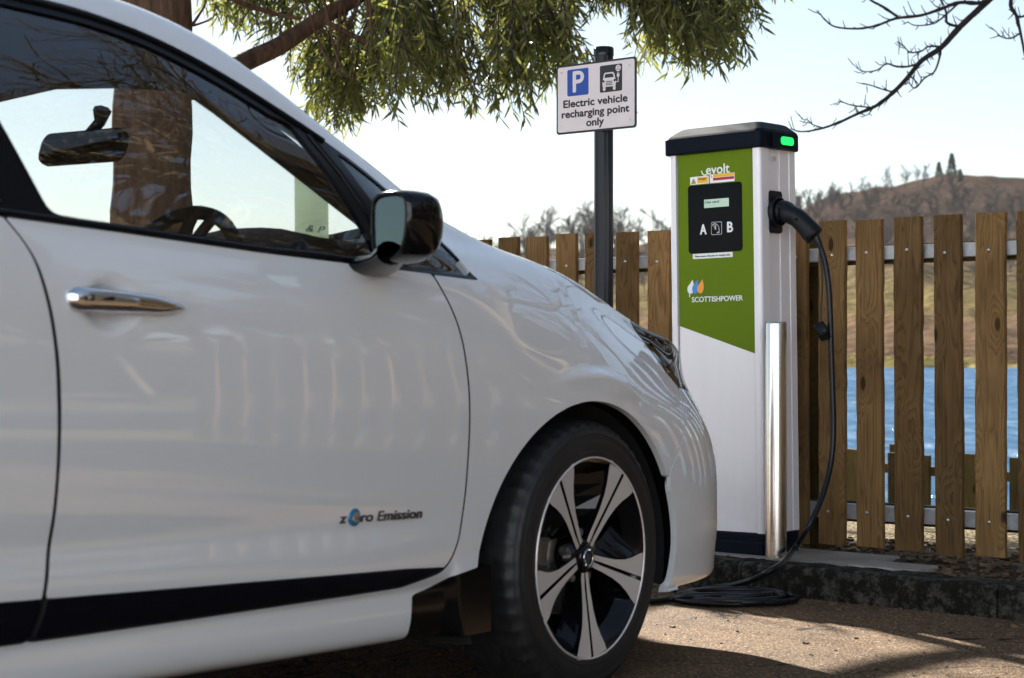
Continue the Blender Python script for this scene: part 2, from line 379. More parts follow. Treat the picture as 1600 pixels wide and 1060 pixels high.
def concrete(name, a, b, moss=0.0):
    m, t, p, o = newmat(name); c = coords(t); n = noise(t, c, 9, 8, .65); n2 = noise(t, c, 120, 3)
    k = mixc(t, .5, ramp(t, n, [(.35, a), (.65, b)]), ramp(t, n2, [(.3, a), (.75, b)]))
    if moss:
        n3 = noise(t, c, 22, 9, .75, 0); k = mixc(t, ramp(t, n3, [(.40, (0, 0, 0)), (.53, (1, 1, 1))]), k, (.009, .008, .006))
    t.links.new(k, p.inputs['Base Color']); p.inputs['Specular IOR Level'].default_value = .12; p.inputs['Roughness'].default_value = .88; bumpn(t, p, mathn(t, 'ADD', n, mathn(t, 'MULTIPLY', n2, .5)), .8, .008); return m
M_KERB = concrete('mossy_kerb_concrete', (.028, .025, .021), (.10, .09, .077), 1)
M_SLAB = concrete('pale_slab_concrete', (.19, .165, .14), (.36, .325, .28))
def soil():
    m, t, p, o = newmat('dark_soil'); c = coords(t); v = t.nodes.new('ShaderNodeTexVoronoi'); v.inputs['Scale'].default_value = 45; t.links.new(c, v.inputs['Vector'])
    n = noise(t, c, 6, 6, .65); k = mixc(t, .5, ramp(t, v.outputs['Color'], [(0, (.02, .012, .007)), (.7, (.07, .045, .026)), (1, (.18, .13, .08))]), ramp(t, n, [(.3, (.018, .012, .008)), (.7, (.09, .06, .035))]))
    t.links.new(k, p.inputs['Base Color']); p.inputs['Specular IOR Level'].default_value = .12; p.inputs['Roughness'].default_value = .95
    bumpn(t, p, mathn(t, 'ADD', mathn(t, 'SUBTRACT', 1.0, v.outputs['Distance']), n), 1.0, .02); return m
M_SOIL = soil()
M_CHIP = simple('bark_chips', (.10, .062, .032), .9, vary=.6, vscale=25)
def gravel():
    m, t, p, o = newmat('fine_brown_gravel'); c = coords(t); v = t.nodes.new('ShaderNodeTexVoronoi'); v.inputs['Scale'].default_value = 55; t.links.new(c, v.inputs['Vector'])
    n = noise(t, c, 3, 5); k = mixc(t, .45, ramp(t, v.outputs['Color'], [(0, (.07, .05, .03)), (.6, (.2, .15, .09)), (1, (.4, .33, .22))]), ramp(t, n, [(.3, (.06, .06, .02)), (.7, (.2, .15, .08))]))
    t.links.new(k, p.inputs['Base Color']); p.inputs['Specular IOR Level'].default_value = .12; p.inputs['Roughness'].default_value = .95; bumpn(t, p, mathn(t, 'SUBTRACT', 1.0, v.outputs['Distance']), 1.0, .02); return m
M_GRAVEL = gravel()
def water():
    m, t, p, o = newmat('lake_water'); c = coords(t, 'Object', (1.0, .30, 1))
    n = noise(t, c, 1.1, 5, .62, .4); n2 = noise(t, c, .05, 3); p.inputs['Roughness'].default_value = .5; p.inputs['Specular IOR Level'].default_value = 0
    k = ramp(t, n, [(.30, (.028, .062, .112)), (.52, (.058, .108, .175)), (.68, (.120, .185, .26)), (.78, (.26, .34, .40))])  # sky blue and ripple sparkle painted into the base colour
    k = mixc(t, 1, k, ramp(t, n2, [(.35, (.75, .8, .85)), (.65, (1.15, 1.12, 1.1))]), 'MULTIPLY')
    t.links.new(k, p.inputs['Base Color']); bumpn(t, p, n, .5, .08)
    gl = t.nodes.new('ShaderNodeBsdfGlossy'); gl.inputs['Roughness'].default_value = .18; gl.inputs[0].default_value = (.5, .7, .9, 1); mx = t.nodes.new('ShaderNodeMixShader'); mx.inputs[0].default_value = .10
    b = t.nodes.new('ShaderNodeBump'); b.inputs['Strength'].default_value = 1; b.inputs['Distance'].default_value = .4; t.links.new(n, b.inputs['Height']); t.links.new(b.outputs[0], gl.inputs['Normal'])
    t.links.new(p.outputs[0], mx.inputs[1]); t.links.new(gl.outputs[0], mx.inputs[2]); t.links.new(mx.outputs[0], o.inputs[0]); return m
M_WATER = water()
def hillmat():
    m, t, p, o = newmat('moor_and_rough_grass'); c = coords(t)
    at = t.nodes.new('ShaderNodeAttribute'); at.attribute_name = 'band'
    n = noise(t, c, .035, 7, .6); n2 = noise(t, c, .25, 5, .65)
    f = mathn(t, 'ADD', at.outputs['Fac'], mathn(t, 'MULTIPLY', mathn(t, 'SUBTRACT', n, .5), .30))
    base = ramp(t, f, [(0, (.16, .14, .05)), (.035, (.22, .18, .07)), (.06, (.11, .075, .05)), (.22, (.125, .085, .055)), (.33, (.155, .125, .055)), (.48, (.12, .095, .05)), (.6, (.092, .068, .050)), (.8, (.056, .040, .031)), (1, (.060, .042, .031))])
    sc = ramp(t, n2, [(.38, (.45, .42, .42)), (.6, (1.15, 1.1, 1.0))]); k = mixc(t, .8, base, sc, 'MULTIPLY')
    t.links.new(k, p.inputs['Base Color']); p.inputs['Roughness'].default_value = 1; p.inputs['Specular IOR Level'].default_value = 0
    bumpn(t, p, n2, .8, 3.0); return m
M_HILL = hillmat()
M_FARTREE = simple('far_bare_twigs', (.062, .049, .040), 1, spec=.1)
M_CLAD = simple('pale_cladding', (.38, .36, .33), .7, vary=.12, vscale=3)
M_ROOF = simple('slate_roof', (.06, .06, .07), .7, vary=.3, vscale=6)
M_GRASS = simple('rough_grass_sheet', (.07, .075, .03), .95, vary=.35, vscale=1.5)

# ================================================================== SETTING
Fd = Vector((.749, -.663, 0)).normalized(); Nd = Vector((Fd.y, -Fd.x, 0))      # along the fence; towards the car park
KB = Vector((.83, 6.13, 0))                                                   # a point on the kerb face
def loc(a, q, z=0.0): return KB+Fd*a-Nd*q+Vector((0, 0, z))                   # a along the kerb, q behind its face

def strip_sheet(name, prof, a0, a1, mat, na=2, jitter=0):
    mb = MB(); V = []; rng = random.Random(3)
    for i in range(na+1):
        a = a0+(a1-a0)*i/na
        for (q, z) in prof: V.append(loc(a, q, z+(rng.uniform(-jitter, jitter) if jitter else 0)))
    n = len(prof); F = [(i*n+k, (i+1)*n+k, (i+1)*n+k+1, i*n+k+1) for i in range(na) for k in range(n-1)]
    mb.add(V, F, 0, True); return mb.build(name, mat)
road = MB(); road.add([loc(-900, .06, 0), loc(-900, -1200, 0), loc(1200, -1200, 0), loc(1200, .06, 0)], [(0, 1, 2, 3)])
tag(road.build('road', M_TARMAC), kind='structure')
# kerb: separate lengths with rounded arris
kb = MB(); rng = random.Random(5)
a = -12.0
while a < 9:
    L = .915; prof = [(0, -.05), (.0, .075), (.006, .09), (.02, .1), (.125, .1), (.125, -.05)]
    V = []; ns = 24
    for i in range(ns+1):
        aa = a+.003+(L-.006)*i/ns
        for (q, z) in prof:
            V.append(loc(aa, q+(rng.gauss(0, .0022) if z > 0 else 0)+.0, z+(rng.gauss(0, .0018) if z > 0 else 0)))
    n = len(prof); F = [(i*n+k, (i+1)*n+k, (i+1)*n+k+1, i*n+k+1) for i in range(ns) for k in range(n-1)]
    F += [tuple(range(n))[::-1], tuple(ns*n+k for k in range(n))]
    kb.add(V, F); a += L
tag(kb.build('kerb', M_KERB, recalc=True), kind='structure')
# soil strip between kerb and fence, with lumps
def lumpy(name, q0, q1, a0, a1, nq, na, z0, z1, amp, mat):
    V = []; rr = np.random.RandomState(4)
    A = rr.randn(na+1, nq+1); 
    B = A.copy(); B[1:-1, 1:-1] = (A[1:-1, 1:-1]*2+A[:-2, 1:-1]+A[2:, 1:-1]+A[1:-1, :-2]+A[1:-1, 2:])/6
    for i in range(na+1):
        for j in range(nq+1):
            t = j/nq; V.append(loc(a0+(a1-a0)*i/na, q0+(q1-q0)*t, z0+(z1-z0)*t+amp*B[i, j]))
    F = [(i*(nq+1)+j, (i+1)*(nq+1)+j, (i+1)*(nq+1)+j+1, i*(nq+1)+j+1) for i in range(na) for j in range(nq)]
    mb = MB(); mb.add(V, F, 0, True); return mb.build(name, mat)
tag(lumpy('soil_bed', .128, .62, -10, 7, 24, 800, .085, .085, .009, M_SOIL), kind='structure')
sl = MB(); 
def slab(a0, a1, q0, q1, z0, z1): 
    P = [loc(a0, q0, 0), loc(a1, q0, 0), loc(a1, q1, 0), loc(a0, q1, 0)]
    sl.add([p+Vector((0, 0, z0)) for p in P]+[p+Vector((0, 0, z1)) for p in P], [(3, 2, 1, 0), (4, 5, 6, 7), (0, 1, 5, 4), (1, 2, 6, 5), (2, 3, 7, 6), (3, 0, 4, 7)])
slab(-.75, .20, .129, .50, .02, .1); slab(.215, .46, .131, .29, .02, .106)
tag(sl.build('concrete_base', M_SLAB, bevel=.006), kind='structure')
# bank behind the fence dropping to the lake
tag(strip_sheet('lake_bank', [(.60, .078), (1.0, .07), (2.0, .05), (2.5, -.1), (4.0, -.5), (6.0, -.62), (7.0, -1.3), (9, -1.75), (14, -2.2)], -300, 160, M_GRAVEL, 400, .02), kind='structure')
wt = MB(); wt.add([loc(-700, 5, -1.5), loc(500, 5, -1.5), loc(500, 700, -1.5), loc(-700, 700, -1.5)], [(0, 1, 2, 3)])
tag(wt.build('lake_water', M_WATER), kind='structure')

# far hill across the water
RIDGE_PX = [-6000, -2500, -800, 0, 500, 760, 900, 1000, 1100, 1232, 1313, 1400, 1453, 1513, 1600, 1800, 2400, 4000, 8000]
RIDGE_Y = [470, 440, 415, 405, 400, 398, 392, 384, 368, 336, 304, 286, 281, 275, 282, 300, 330, 420, 480]
Z_SHORE, Z_RIDGE, LAKE = 226.0, 560.0, -1.5
def ridge_elev(u): return (545-pchip(RIDGE_PX, RIDGE_Y, 800+2950*u))/2950
def hill_h(u, Z):
    t = (Z-Z_SHORE)/(Z_RIDGE-Z_SHORE); H = ridge_elev(u)*Z_RIDGE+.8
    tc = np.clip(t, 0, 1)
    # screen elevation grows smoothly with t
    e0 = (LAKE-.8)/Z_SHORE; e1 = ridge_elev(u)
    p = .10*sstep(0, .04, tc)+.36*sstep(.0, .5, tc)**.9+.54*sstep(.25, 1.0, tc)
    z = (e0+(e1-e0)*p)*Z+.8
    z = z+np.where(t > 1, -(t-1)*60, 0)
    nz = 1.2*np.sin(u*90+Z*.05)*np.sin(Z*.031+u*31)+.7*np.sin(u*210+1.3)*np.sin(Z*.09)
    return z+nz*sstep(.03, .2, tc)
us = np.concatenate([np.linspace(-2.2, -.45, 50)[:-1], np.linspace(-.45, .45, 240), np.linspace(.45, 2.4, 50)[1:]])
Zs = np.concatenate([np.linspace(Z_SHORE-6, Z_SHORE+20, 18)[:-1], np.linspace(Z_SHORE+20, Z_RIDGE, 60)[:-1], np.linspace(Z_RIDGE, Z_RIDGE*1.5, 12)])
UU, ZZ = np.meshgrid(us, Zs, indexing='ij'); shore_w = 3*np.sin(UU*60)+2*np.sin(UU*143)
HH = hill_h(UU, np.maximum(ZZ-shore_w*0, Z_SHORE)); HH = np.where(ZZ < Z_SHORE+shore_w, LAKE-.6, HH)
P = np.stack([UU*ZZ, ZZ, HH], -1).reshape(-1, 3); nU, nZ = UU.shape
me = bpy.data.meshes.new('far_hillside'); I = np.arange(nU*nZ).reshape(nU, nZ)
fc = np.stack([I[:-1, :-1], I[1:, :-1], I[1:, 1:], I[:-1, 1:]], -1).reshape(-1, 4)
me.from_pydata(P.tolist(), [], fc.tolist()); me.materials.append(M_HILL); me.polygons.foreach_set('use_smooth', [True]*len(fc))
at = me.attributes.new('band', 'FLOAT', 'POINT')
e = (HH-.8)/ZZ; e0 = (LAKE-.8)/Z_SHORE; at.data.foreach_set('value', np.clip((e-e0)/np.maximum(.092-e0, .02), 0, 1).ravel())
tag(link('hillside', me), kind='structure')

# ------------------------------------------------------------------ trees
def branch_tree(seed, height, r0, levels=5, spread=.62, nkid=(3, 5), seg=5, start=.25, rk=.68, lean=(0, 0), min_r=.003, droop=0.0, ratio=.62):
    """list of (points, radii, level): a bare branching tree rooted at the origin"""
    rg = random.Random(seed); out = []
    def grow(p, d, L, r, lv):
        pts = [p.copy()]; rad = [r]; dd = d.copy(); n = seg if lv < 3 else 3
        for i in range(n):
            dd = (dd+Vector((rg.gauss(0, .16), rg.gauss(0, .16), rg.gauss(.03 if lv else .0, .12)-droop*lv*.02))).normalized()
            p = p+dd*(L/n); pts.append(p.copy()); rad.append(max(r*(1-.62*(i+1)/n), min_r))
        out.append((pts, rad, lv))
        if lv >= levels: return
        k = rg.randint(*nkid)+(2 if lv == 0 else 0)
        for j in range(k):
            f = (start if lv == 0 else .2)+(1-(start if lv == 0 else .2))*(j+rg.random()*.9)/k
            x = min(f*n, n-1e-3); i = int(x); q = pts[i].lerp(pts[i+1], x-i); rr = rad[i]*(1-(x-i))+rad[i+1]*(x-i)
            ax = Vector((rg.gauss(0, 1), rg.gauss(0, 1), rg.gauss(0, .5))); dl = (pts[i+1]-pts[i]).normalized()
            ax = (ax-dl*ax.dot(dl)).normalized(); an = rg.uniform(spread*.7, spread*1.5)
            nd = (dl*math.cos(an)+ax*math.sin(an)).normalized(); nd = (nd+Vector((0, 0, .12))).normalized()
            grow(q, nd, L*ratio*rg.uniform(.75, 1.2), max(rr*rk, min_r), lv+1)
    grow(Vector((0, 0, -.1)), Vector((lean[0], lean[1], 1)).normalized(), height*.62, r0, 0)
    return out
def make_bare_tree(loc_, seed, height, r0, label, mat=None, levels=5, group=None, extra=None, **k):
    t = empty('bare_tree', loc_); tag(t, label, 'tree', group)
    tr = MB(); br = MB()
    for pts, rad, lv in branch_tree(seed, height, r0, levels, **k):
        if lv == 0: tr.tube(pts, rad, 12, caps=False)
        else: br.tube(pts, rad, {1: 8, 2: 6}.get(lv, 3 if lv > 3 else 4), caps=False)
    if extra:
        for pts, rad, n in extra: br.tube(pts, rad, n, caps=False)
    tr.build('trunk', mat or M_BARK2, t); br.build('branches', mat or M_BARK2, t)
    return t
# bare tree whose long bough hangs into the upper right of the picture
def wpt(px, py, Z): return Vector(((px-800)/2950*Z, Z, .8+(545-py)/2950*Z))
TZ = 13.0; T0 = Vector((7.2, 13.6, -.5)); rg = random.Random(12); bough = []
def limb(pl, r0, r1, n=5, twig=True, zoff=0, dens=.5):
    pts = []
    for i, q in enumerate(pl): pts.append(wpt(q[0], q[1], TZ+zoff*i/len(pl))-T0)
    pts = catmull(pts, 4); m = len(pts); rad = [r0+(r1-r0)*i/(m-1) for i in range(m)]
    rad = [r*(1+rg.uniform(-.1, .3)*(i % 3 == 0)) for i, r in enumerate(rad)]
    bough.append((pts, rad, n))
    if twig:
        for i in range(1, m):
            if rg.random() < dens*1.3:
                d = Vector((rg.gauss(-.5, .6), rg.gauss(0, .5), rg.gauss(.1, .7))).normalized(); L = rg.uniform(.02, .10)
                p = pts[i]; bough.append(([p, p+d*L*.5, p+d*L+Vector((0, 0, rg.uniform(0, .03)))], [rad[i]*.55, .004, .0025], 3))
limb([(2300, -420), (2000, -250), (1760, -170), (1620, -70), (1545, 0), (1500, 42), (1470, 75), (1440, 95), (1415, 125), (1395, 145), (1370, 165), (1340, 178), (1310, 192), (1280, 202), (1252, 206), (1235, 201)], .034, .004, 6)
limb([(1560, -15), (1535, 4), (1500, 4), (1470, 14), (1440, 24), (1400, 29), (1370, 40), (1340, 45), (1305, 42), (1288, 30), (1282, 22)], .016, .004, 5, zoff=-.5)
limb([(1405, 28), (1378, 10), (1360, 0), (1340, -20)], .010, .007, 4)
limb([(1500, 42), (1480, 36), (1478, 18), (1465, -10)], .011, .007, 4)
limb([(1470, 73), (1468, 90), (1460, 112), (1445, 122), (1430, 138), (1420, 130), (1414, 133)], .009, .003, 4)
limb([(1470, 73), (1450, 73), (1440, 80), (1422, 82), (1410, 70), (1402, 66)], .008, .003, 4)
limb([(1440, 97), (1420, 104), (1400, 104), (1385, 100), (1370, 110), (1350, 112), (1338, 106)], .009, .003, 4)
limb([(1395, 144), (1380, 140), (1362, 134), (1348, 130)], .007, .003, 4)
limb([(1358, 168), (1340, 166), (1325, 163), (1314, 158)], .006, .003, 4)
limb([(1420, 118), (1428, 124), (1435, 132)], .007, .003, 4)
limb([(1286, 200), (1270, 195), (1262, 188), (1256, 187)], .005, .003, 4)
limb([(1365, 168), (1355, 180), (1345, 178)], .005, .003, 4)
limb([(1500, 3), (1470, 30), (1455, 38), (1430, 40), (1418, 34)], .008, .003, 4)
limb([(1620, -120), (1580, -5), (1588, 25), (1594, 50), (1602, 90)], .018, .008, 5)
limb([(1594, 52), (1580, 60), (1565, 58), (1555, 48)], .007, .003, 4)
limb([(1700, -60), (1640, -20), (1600, 25), (1586, 20)], .012, .005, 4)
make_bare_tree(T0, 31, 9.0, .22, 'bare winter tree whose thin leafless bough hangs above the fence', M_TWIG, levels=3, extra=bough, spread=.6)

# bare broadleaf trees along the right side of the car park, mirrored in the windows
bt_lab = ['broad bare oak beside the car park, nearest the fence', 'tall bare oak standing level with the car', 'bare oak beside the road, furthest back along the car park']
for i, (x, y, h, sd) in enumerate([(5.6, 6.9, 13.0, 3), (8.0, 2.6, 12, 8), (10.5, -3.0, 11, 21)]):
    make_bare_tree((x, y, 0), sd, h, .40, bt_lab[i], M_BARK2, rk=.74, levels=5, group='bare oaks along the car park', spread=.75, nkid=(4, 6) if i == 0 else (3, 5), min_r=.006, start=.28, ratio=.56)

# wooded bank along the right-hand side, mirrored in the paint
bk = MB(); V = []; rgb = random.Random(3); nyb = 60
def bank_z(x, y): return max(0, (x-13.5)*.16)*min(1, 1.0)+.3*math.sin(x*.7+y*.3)*(x > 14)
bx_ = [12.8, 13.5, 15, 17, 20, 24, 30, 38]
for i in range(nyb+1):
    y = -45+75*i/nyb
    for x in bx_: V.append((x+.4*math.sin(y*.9), y, bank_z(x, y)-.03))
nb_ = len(bx_); bk.add(V, [(i*nb_+k, i*nb_+k+1, (i+1)*nb_+k+1, (i+1)*nb_+k) for i in range(nyb) for k in range(nb_-1)], 0, True)
tag(bk.build('bank', simple('leaf_litter_ground', (.09, .06, .035), .95, vary=.5, vscale=1.2)), kind='structure')

# eucalyptus: trunk behind the fence, boughs hanging over it
EU = Vector((-1.86, 9.7, 0)); eu = empty('eucalyptus_tree', EU); tag(eu, 'big evergreen tree with a red brown trunk and drooping narrow leaves', 'tree')
tm = MB(); tp = [(0, 0, -.4), (.0, 0, .5), (.01, 0, 1.5), (0.02, 0, 2.6), (.05, .05, 3.6), (0.0, .2, 5.2), (.1, .3, 7.0), (0, .3, 8.6)]
tp = catmull(tp, 8); tm.tube(tp, [.235-.0018*i+.008*math.sin(i*1.7)-(.002*max(0, i-30)) for i in range(len(tp))], 20)
tm.build('trunk', M_BARK, eu)
lm = MB()
def eulimb(pl, r0, r1):
    pts = catmull([wpt(*q)-EU for q in pl], 6); m = len(pts); lm.tube(pts, [r0+(r1-r0)*i/(m-1) for i in range(m)], 10, caps=False); return pts
L1 = eulimb([(245, 160, 9.8), (330, 125, 10.1), (385, 96, 10.3), (440, 70, 10.5), (500, 30, 10.7), (560, -5, 10.8), (640, -60, 10.9), (760, -130, 11.0), (900, -180, 11.0)], .062, .03)
L2 = eulimb([(240, -250, 9.9), (420, -180, 10.2), (620, -140, 10.3), (800, -110, 10.2), (980, -60, 10.0), (1100, -20, 9.9)], .06, .02)
L3 = eulimb([(240, -60, 9.8), (300, -30, 10.0), (380, 5, 10.2), (430, 22, 10.3), (470, 30, 10.3)], .022, .009)
L4 = eulimb([(500, 30, 10.7), (560, 60, 10.6), (620, 90, 10.5), (700, 110, 10.5)], .018, .006)
L5 = eulimb([(640, -60, 10.9), (760, -10, 10.8), (860, 30, 10.7), (880, 60, 10.7)], .018, .006)
eulimb([(300, 40, 9.7), (312, 22, 9.6), (320, 8, 9.6), (322, -8, 9.6)], .008, .004); eulimb([(303, 40, 9.7), (325, 32, 9.6), (340, 20, 9.6)], .007, .003)
# drooping sprays: lower outline of the crown as it hangs
LOW_PX = [330, 345, 370, 400, 430, 465, 490, 520, 550, 575, 600, 640, 690, 740, 775, 800, 830, 870, 895, 905, 925, 975, 990, 1010, 1040, 1075, 1115, 1150, 1172]
LOW_Y = [-40, 30, 48, 25, 60, 95, 150, 192, 200, 182, 140, 142, 152, 172, 172, 158, 112, 116, 92, 18, 10, 14, 45, 72, 100, 104, 84, 30, -30]
def low_y(px): return float(np.interp(px, LOW_PX, LOW_Y))
LV = []; LF = []; LT = []; rg = random.Random(77); tw = MB()
PATCH = [(-.1, 6.3), (2.3, 5.0), (2.1, 3.9), (.1, 3.9), (-.3, 5.4)]
def in_patch(p):
    s = p.z/S_DIR.z; x = p.x-S_DIR.x*s; y = p.y-S_DIR.y*s; ins = False; n = len(PATCH)
    for i in range(n):
        (x1, y1), (x2, y2) = PATCH[i], PATCH[(i+1) % n]
        if (y1 > y) != (y2 > y) and x < (x2-x1)*(y-y1)/(y2-y1)+x1: ins = not ins
    return ins
def leaf(p, d, L, wd, tint):
    if in_patch(p): return
    side = d.cross(Vector((rg.gauss(0, 1), rg.gauss(0, 1), rg.gauss(0, .4)))).normalized(); nrm = side.cross(d); b = len(LV)
    bend = nrm*L*rg.uniform(-.14, .14)
    LV.extend([p, p+d*L*.35+side*wd+bend*.6, p+d*L*.35-side*wd+bend*.6, p+d*L*.7+side*wd*.7+bend*.7, p+d*L*.7-side*wd*.7+bend*.7, p+d*L])
    LF.extend([(b, b+1, b+2), (b+1, b+3, b+4, b+2), (b+3, b+5, b+4)]); LT.extend([tint]*6)
def spray(p, L, dirx, nleaf, tone):
    d = Vector((dirx+rg.gauss(0, .35), rg.gauss(0, .35), -.75+rg.gauss(0, .25))).normalized(); pts = [p]
    for i in range(4):
        d = (d+Vector((0, 0, -.22))).normalized(); pts.append(pts[-1]+d*L/4)
    tw.tube([q-EU for q in pts], [.0055, .005, .004, .003, .002], 3, caps=False)
    for k in range(nleaf):
        f = .1+.9*k/nleaf*4*.25*1.0; x = min(f*4, 3.99); i = int(x); q = pts[i].lerp(pts[i+1], x-i)
        dl = (Vector((rg.gauss(0, .7), rg.gauss(0, .7), -.7+rg.gauss(0, .5)))+(pts[i+1]-pts[i]).normalized()*.35).normalized()
        leaf(q-EU+EU, dl, rg.uniform(.06, .12), rg.uniform(.005, .0088), min(1, max(0, tone+rg.gauss(0, .22))))
n_spray = 0
clump = [(rg.uniform(330, 1170), rg.uniform(-300, 200), rg.uniform(.06, .95)) for _ in range(90)]
while n_spray < 1350:
    px = rg.uniform(335, 1172); ly = low_y(px); Z = max(9.4, rg.gauss(10.4, .5)) if px > 600 else max(10.75, rg.gauss(11.2, .3)); L = rg.uniform(.24, .45)
    top = -330 if rg.random() < .35 else -60
    py = ly-(rg.random()**1.15)*(ly-top)-L*.72*2950/Z
    if py > ly-40: continue
    # thin the foliage in places so that the sky shows through
    if px < 480 and rg.random() < .45: continue
    if 878 < px < 992 and py > -70: continue
    c = min(clump, key=lambda c_: (c_[0]-px)**2+(c_[1]-py)**2); tone = c[2]
    if tone > .72 and rg.random() < .75: continue
    spray(wpt(px, py, Z), L, rg.gauss(.25 if px > 600 else -.05, .3), rg.randint(17, 26), .2+.5*tone); n_spray += 1
# upper crown, above the frame
for k in range(900):
    a_ = rg.uniform(0, 6.283); rr = 3.0*math.sqrt(rg.random()); z = rg.uniform(4.4, 9.4); rr *= 1-.45*(z-4.4)/5
    spray(EU+Vector((rr*math.cos(a_)+.2, rr*math.sin(a_)+.4, z)), rg.uniform(.3, .5), rg.gauss(0, .4), 16, rg.uniform(.1, .7))
for k in range(46):                                   # thin linking boughs among the leaves
    px = rg.uniform(480, 1130); ly = low_y(px); Z = rg.uniform(10.0, 10.9)
    if 860 < px < 1000: continue
    dx = rg.uniform(-90, 90); pl_ = [(px-dx, ly-rg.uniform(190, 330), Z), (px-dx*.4, ly-rg.uniform(110, 170), Z-.1), (px, ly-rg.uniform(35, 80), Z-.2)]
    eulimb(pl_, rg.uniform(.008, .016), .0035)
lm.build('branches', M_BARK, eu); 
tw.build('twigs', M_TWIG, eu)
me = bpy.data.meshes.new('leaves'); me.from_pydata([tuple(p-EU) for p in LV], [], LF); me.materials.append(M_LEAF)
me.attributes.new('tint', 'FLOAT', 'POINT').data.foreach_set('value', LT); link('leaves', me, eu)

# far woodland of bare trees on the hillside: one mass
def twig_arrays(seed, h, lv=3):
    mb = MB()
    for pts, rad, l in branch_tree(seed, h, h*.018, lv, spread=.5, nkid=(4, 6), seg=4, start=.15, min_r=.05, ratio=.55): 
        mb.tube(pts, [max(r, .045 if l > 1 else .08) for r in rad], 3, caps=False)
    return np.array(mb.v), np.array(mb.f)
protos = [twig_arrays(100+i, 9.0) for i in range(5)]
rs = np.random.RandomState(11)
def scatter(n, ufun, zfun, hfun, accept):
    AV = []; AF = []; off = 0; k = 0; tries = 0
    while k < n and tries < n*60:
        tries += 1; u = ufun(); Z = zfun()
        h = float(hill_h(np.array(u), np.array(Z))); ev = 545-2950*(h-.8)/Z; px = 800+2950*u
        if not accept(px, ev): continue
        v, f = protos[rs.randint(5)]; s = hfun()/9.0; a_ = rs.uniform(0, 6.28); c, s_ = math.cos(a_), math.sin(a_)
        q = np.stack([v[:, 0]*c-v[:, 1]*s_, v[:, 0]*s_+v[:, 1]*c, v[:, 2]], 1)*s*np.array([1, 1, rs.uniform(.85, 1.1)])
        AV.append(q+np.array([u*Z, Z, h])); AF.append(f+off); off += len(v); k += 1
    return AV, AF
def acc_wood(px, ev):
    lo = 430-14*math.sin(px*.02); 
    if px > 1210: return 288 < ev < lo and rs.rand() < (1 if ev > 325 else .2)
    return 330 < ev < 470
wv0, wf0 = scatter(26, lambda: rs.choice([.046, .052, .058, .064, .012, .02, .036, .078])+rs.normal(0, .004), lambda: rs.uniform(480, Z_RIDGE), lambda: rs.uniform(9, 14), lambda px, ev: True)
wv, wf = scatter(420, lambda: rs.uniform(-.04, .30), lambda: rs.uniform(Z_SHORE+40, Z_RIDGE), lambda: rs.uniform(4.5, 8.5), acc_wood)
def join(name, AV, AF, mat):
    V = np.concatenate(AV); F_ = np.concatenate(AF); me = bpy.data.meshes.new(name)
    me.vertices.add(len(V)); me.vertices.foreach_set('co', V.astype(np.float32).ravel())
    me.loops.add(F_.size); me.loops.foreach_set('vertex_index', F_.astype(np.int32).ravel())
    me.polygons.add(len(F_)); me.polygons.foreach_set('loop_start', np.arange(0, F_.size, 4, dtype=np.int32))
    me.materials.append(mat); me.update(); me.validate(); return link(name, me)
off = [0]
o = 0; AF2 = []
AF2 = list(wf); o = sum(len(v) for v in wv); wv = wv+wv0; AF2 += [f+o for f in wf0]
tag(join('bare_woodland', wv, AF2, M_FARTREE), 'brown leafless wood spread over the hillside across the lake', 'woodland', kind='stuff')

BW = []; BF = []; rs2 = np.random.RandomState(5); o_ = 0
protos2 = [twig_arrays(300+i, 9.0, 4) for i in range(3)]
for k in range(70):
    x = rs2.uniform(13.5, 27); y = rs2.uniform(-28, 20); v, f = protos2[rs2.randint(3)]; a_ = rs2.uniform(0, 6.28); c, s_ = math.cos(a_), math.sin(a_); sc_ = rs2.uniform(.55, .95)
    q = np.stack([v[:, 0]*c-v[:, 1]*s_, v[:, 0]*s_+v[:, 1]*c, v[:, 2]], 1)*sc_+np.array([x, y, bank_z(x, y)]); BW.append(q); BF.append(f+o_); o_ += len(v)
tag(join('bare_woodland', BW, BF, M_BARK2), 'leafless wood on the bank along the right side of the car park', 'woodland', kind='stuff')

# conifers standing out on the skyline
def conifer(u_px, base_y, hpx, Z, seed, label):
    rg = random.Random(seed); h = hpx/2950*Z; p0 = wpt(u_px, base_y, Z); t = empty('conifer', p0); tag(t, label, 'tree', 'dark conifers on the skyline')
    m = MB(); m.tube([(0, 0, -1), (0, 0, h*.5), (0, 0, h)], [h*.025, h*.015, .04], 6); m.build('trunk', M_TWIG, t)
    V = []; F_ = []; T_ = []
    for k in range(900):
        z = h*(.12+.88*rg.random()**.8); r = h*.24*(1-z/h)**.75*(.55+.45*rg.random())*(.75+.4*abs(math.sin(z/h*17+seed)))+.12
        a_ = rg.uniform(0, 6.28); s = h*.055*rg.uniform(.6, 1.3)
        c = Vector((r*math.cos(a_), r*math.sin(a_), z-r*.25)); d = Vector((math.cos(a_), math.sin(a_), -.35)).normalized(); sd = d.cross(Vector((rg.gauss(0, 1), rg.gauss(0, 1), 1))).normalized(); b = len(V)
        V += [c-d*s, c+sd*s*.5, c+d*s, c-sd*s*.5]; F_.append((b, b+1, b+2, b+3)); T_ += [rg.random()]*4
    me = bpy.data.meshes.new('crown'); me.from_pydata([tuple(v) for v in V], [], F_); me.materials.append(M_NEEDLE); me.attributes.new('tint', 'FLOAT', 'POINT').data.foreach_set('value', T_)
    link('crown', me, t)
conifer(1487, 284, 44, 540, 1, 'tallest dark conifer standing on the hilltop skyline')
conifer(1467, 287, 34, 545, 2, 'shorter conifer just left of the tallest one on the hilltop')
conifer(1500, 300, 36, 520, 3, 'dark conifer below and right of the tallest one on the hilltop')
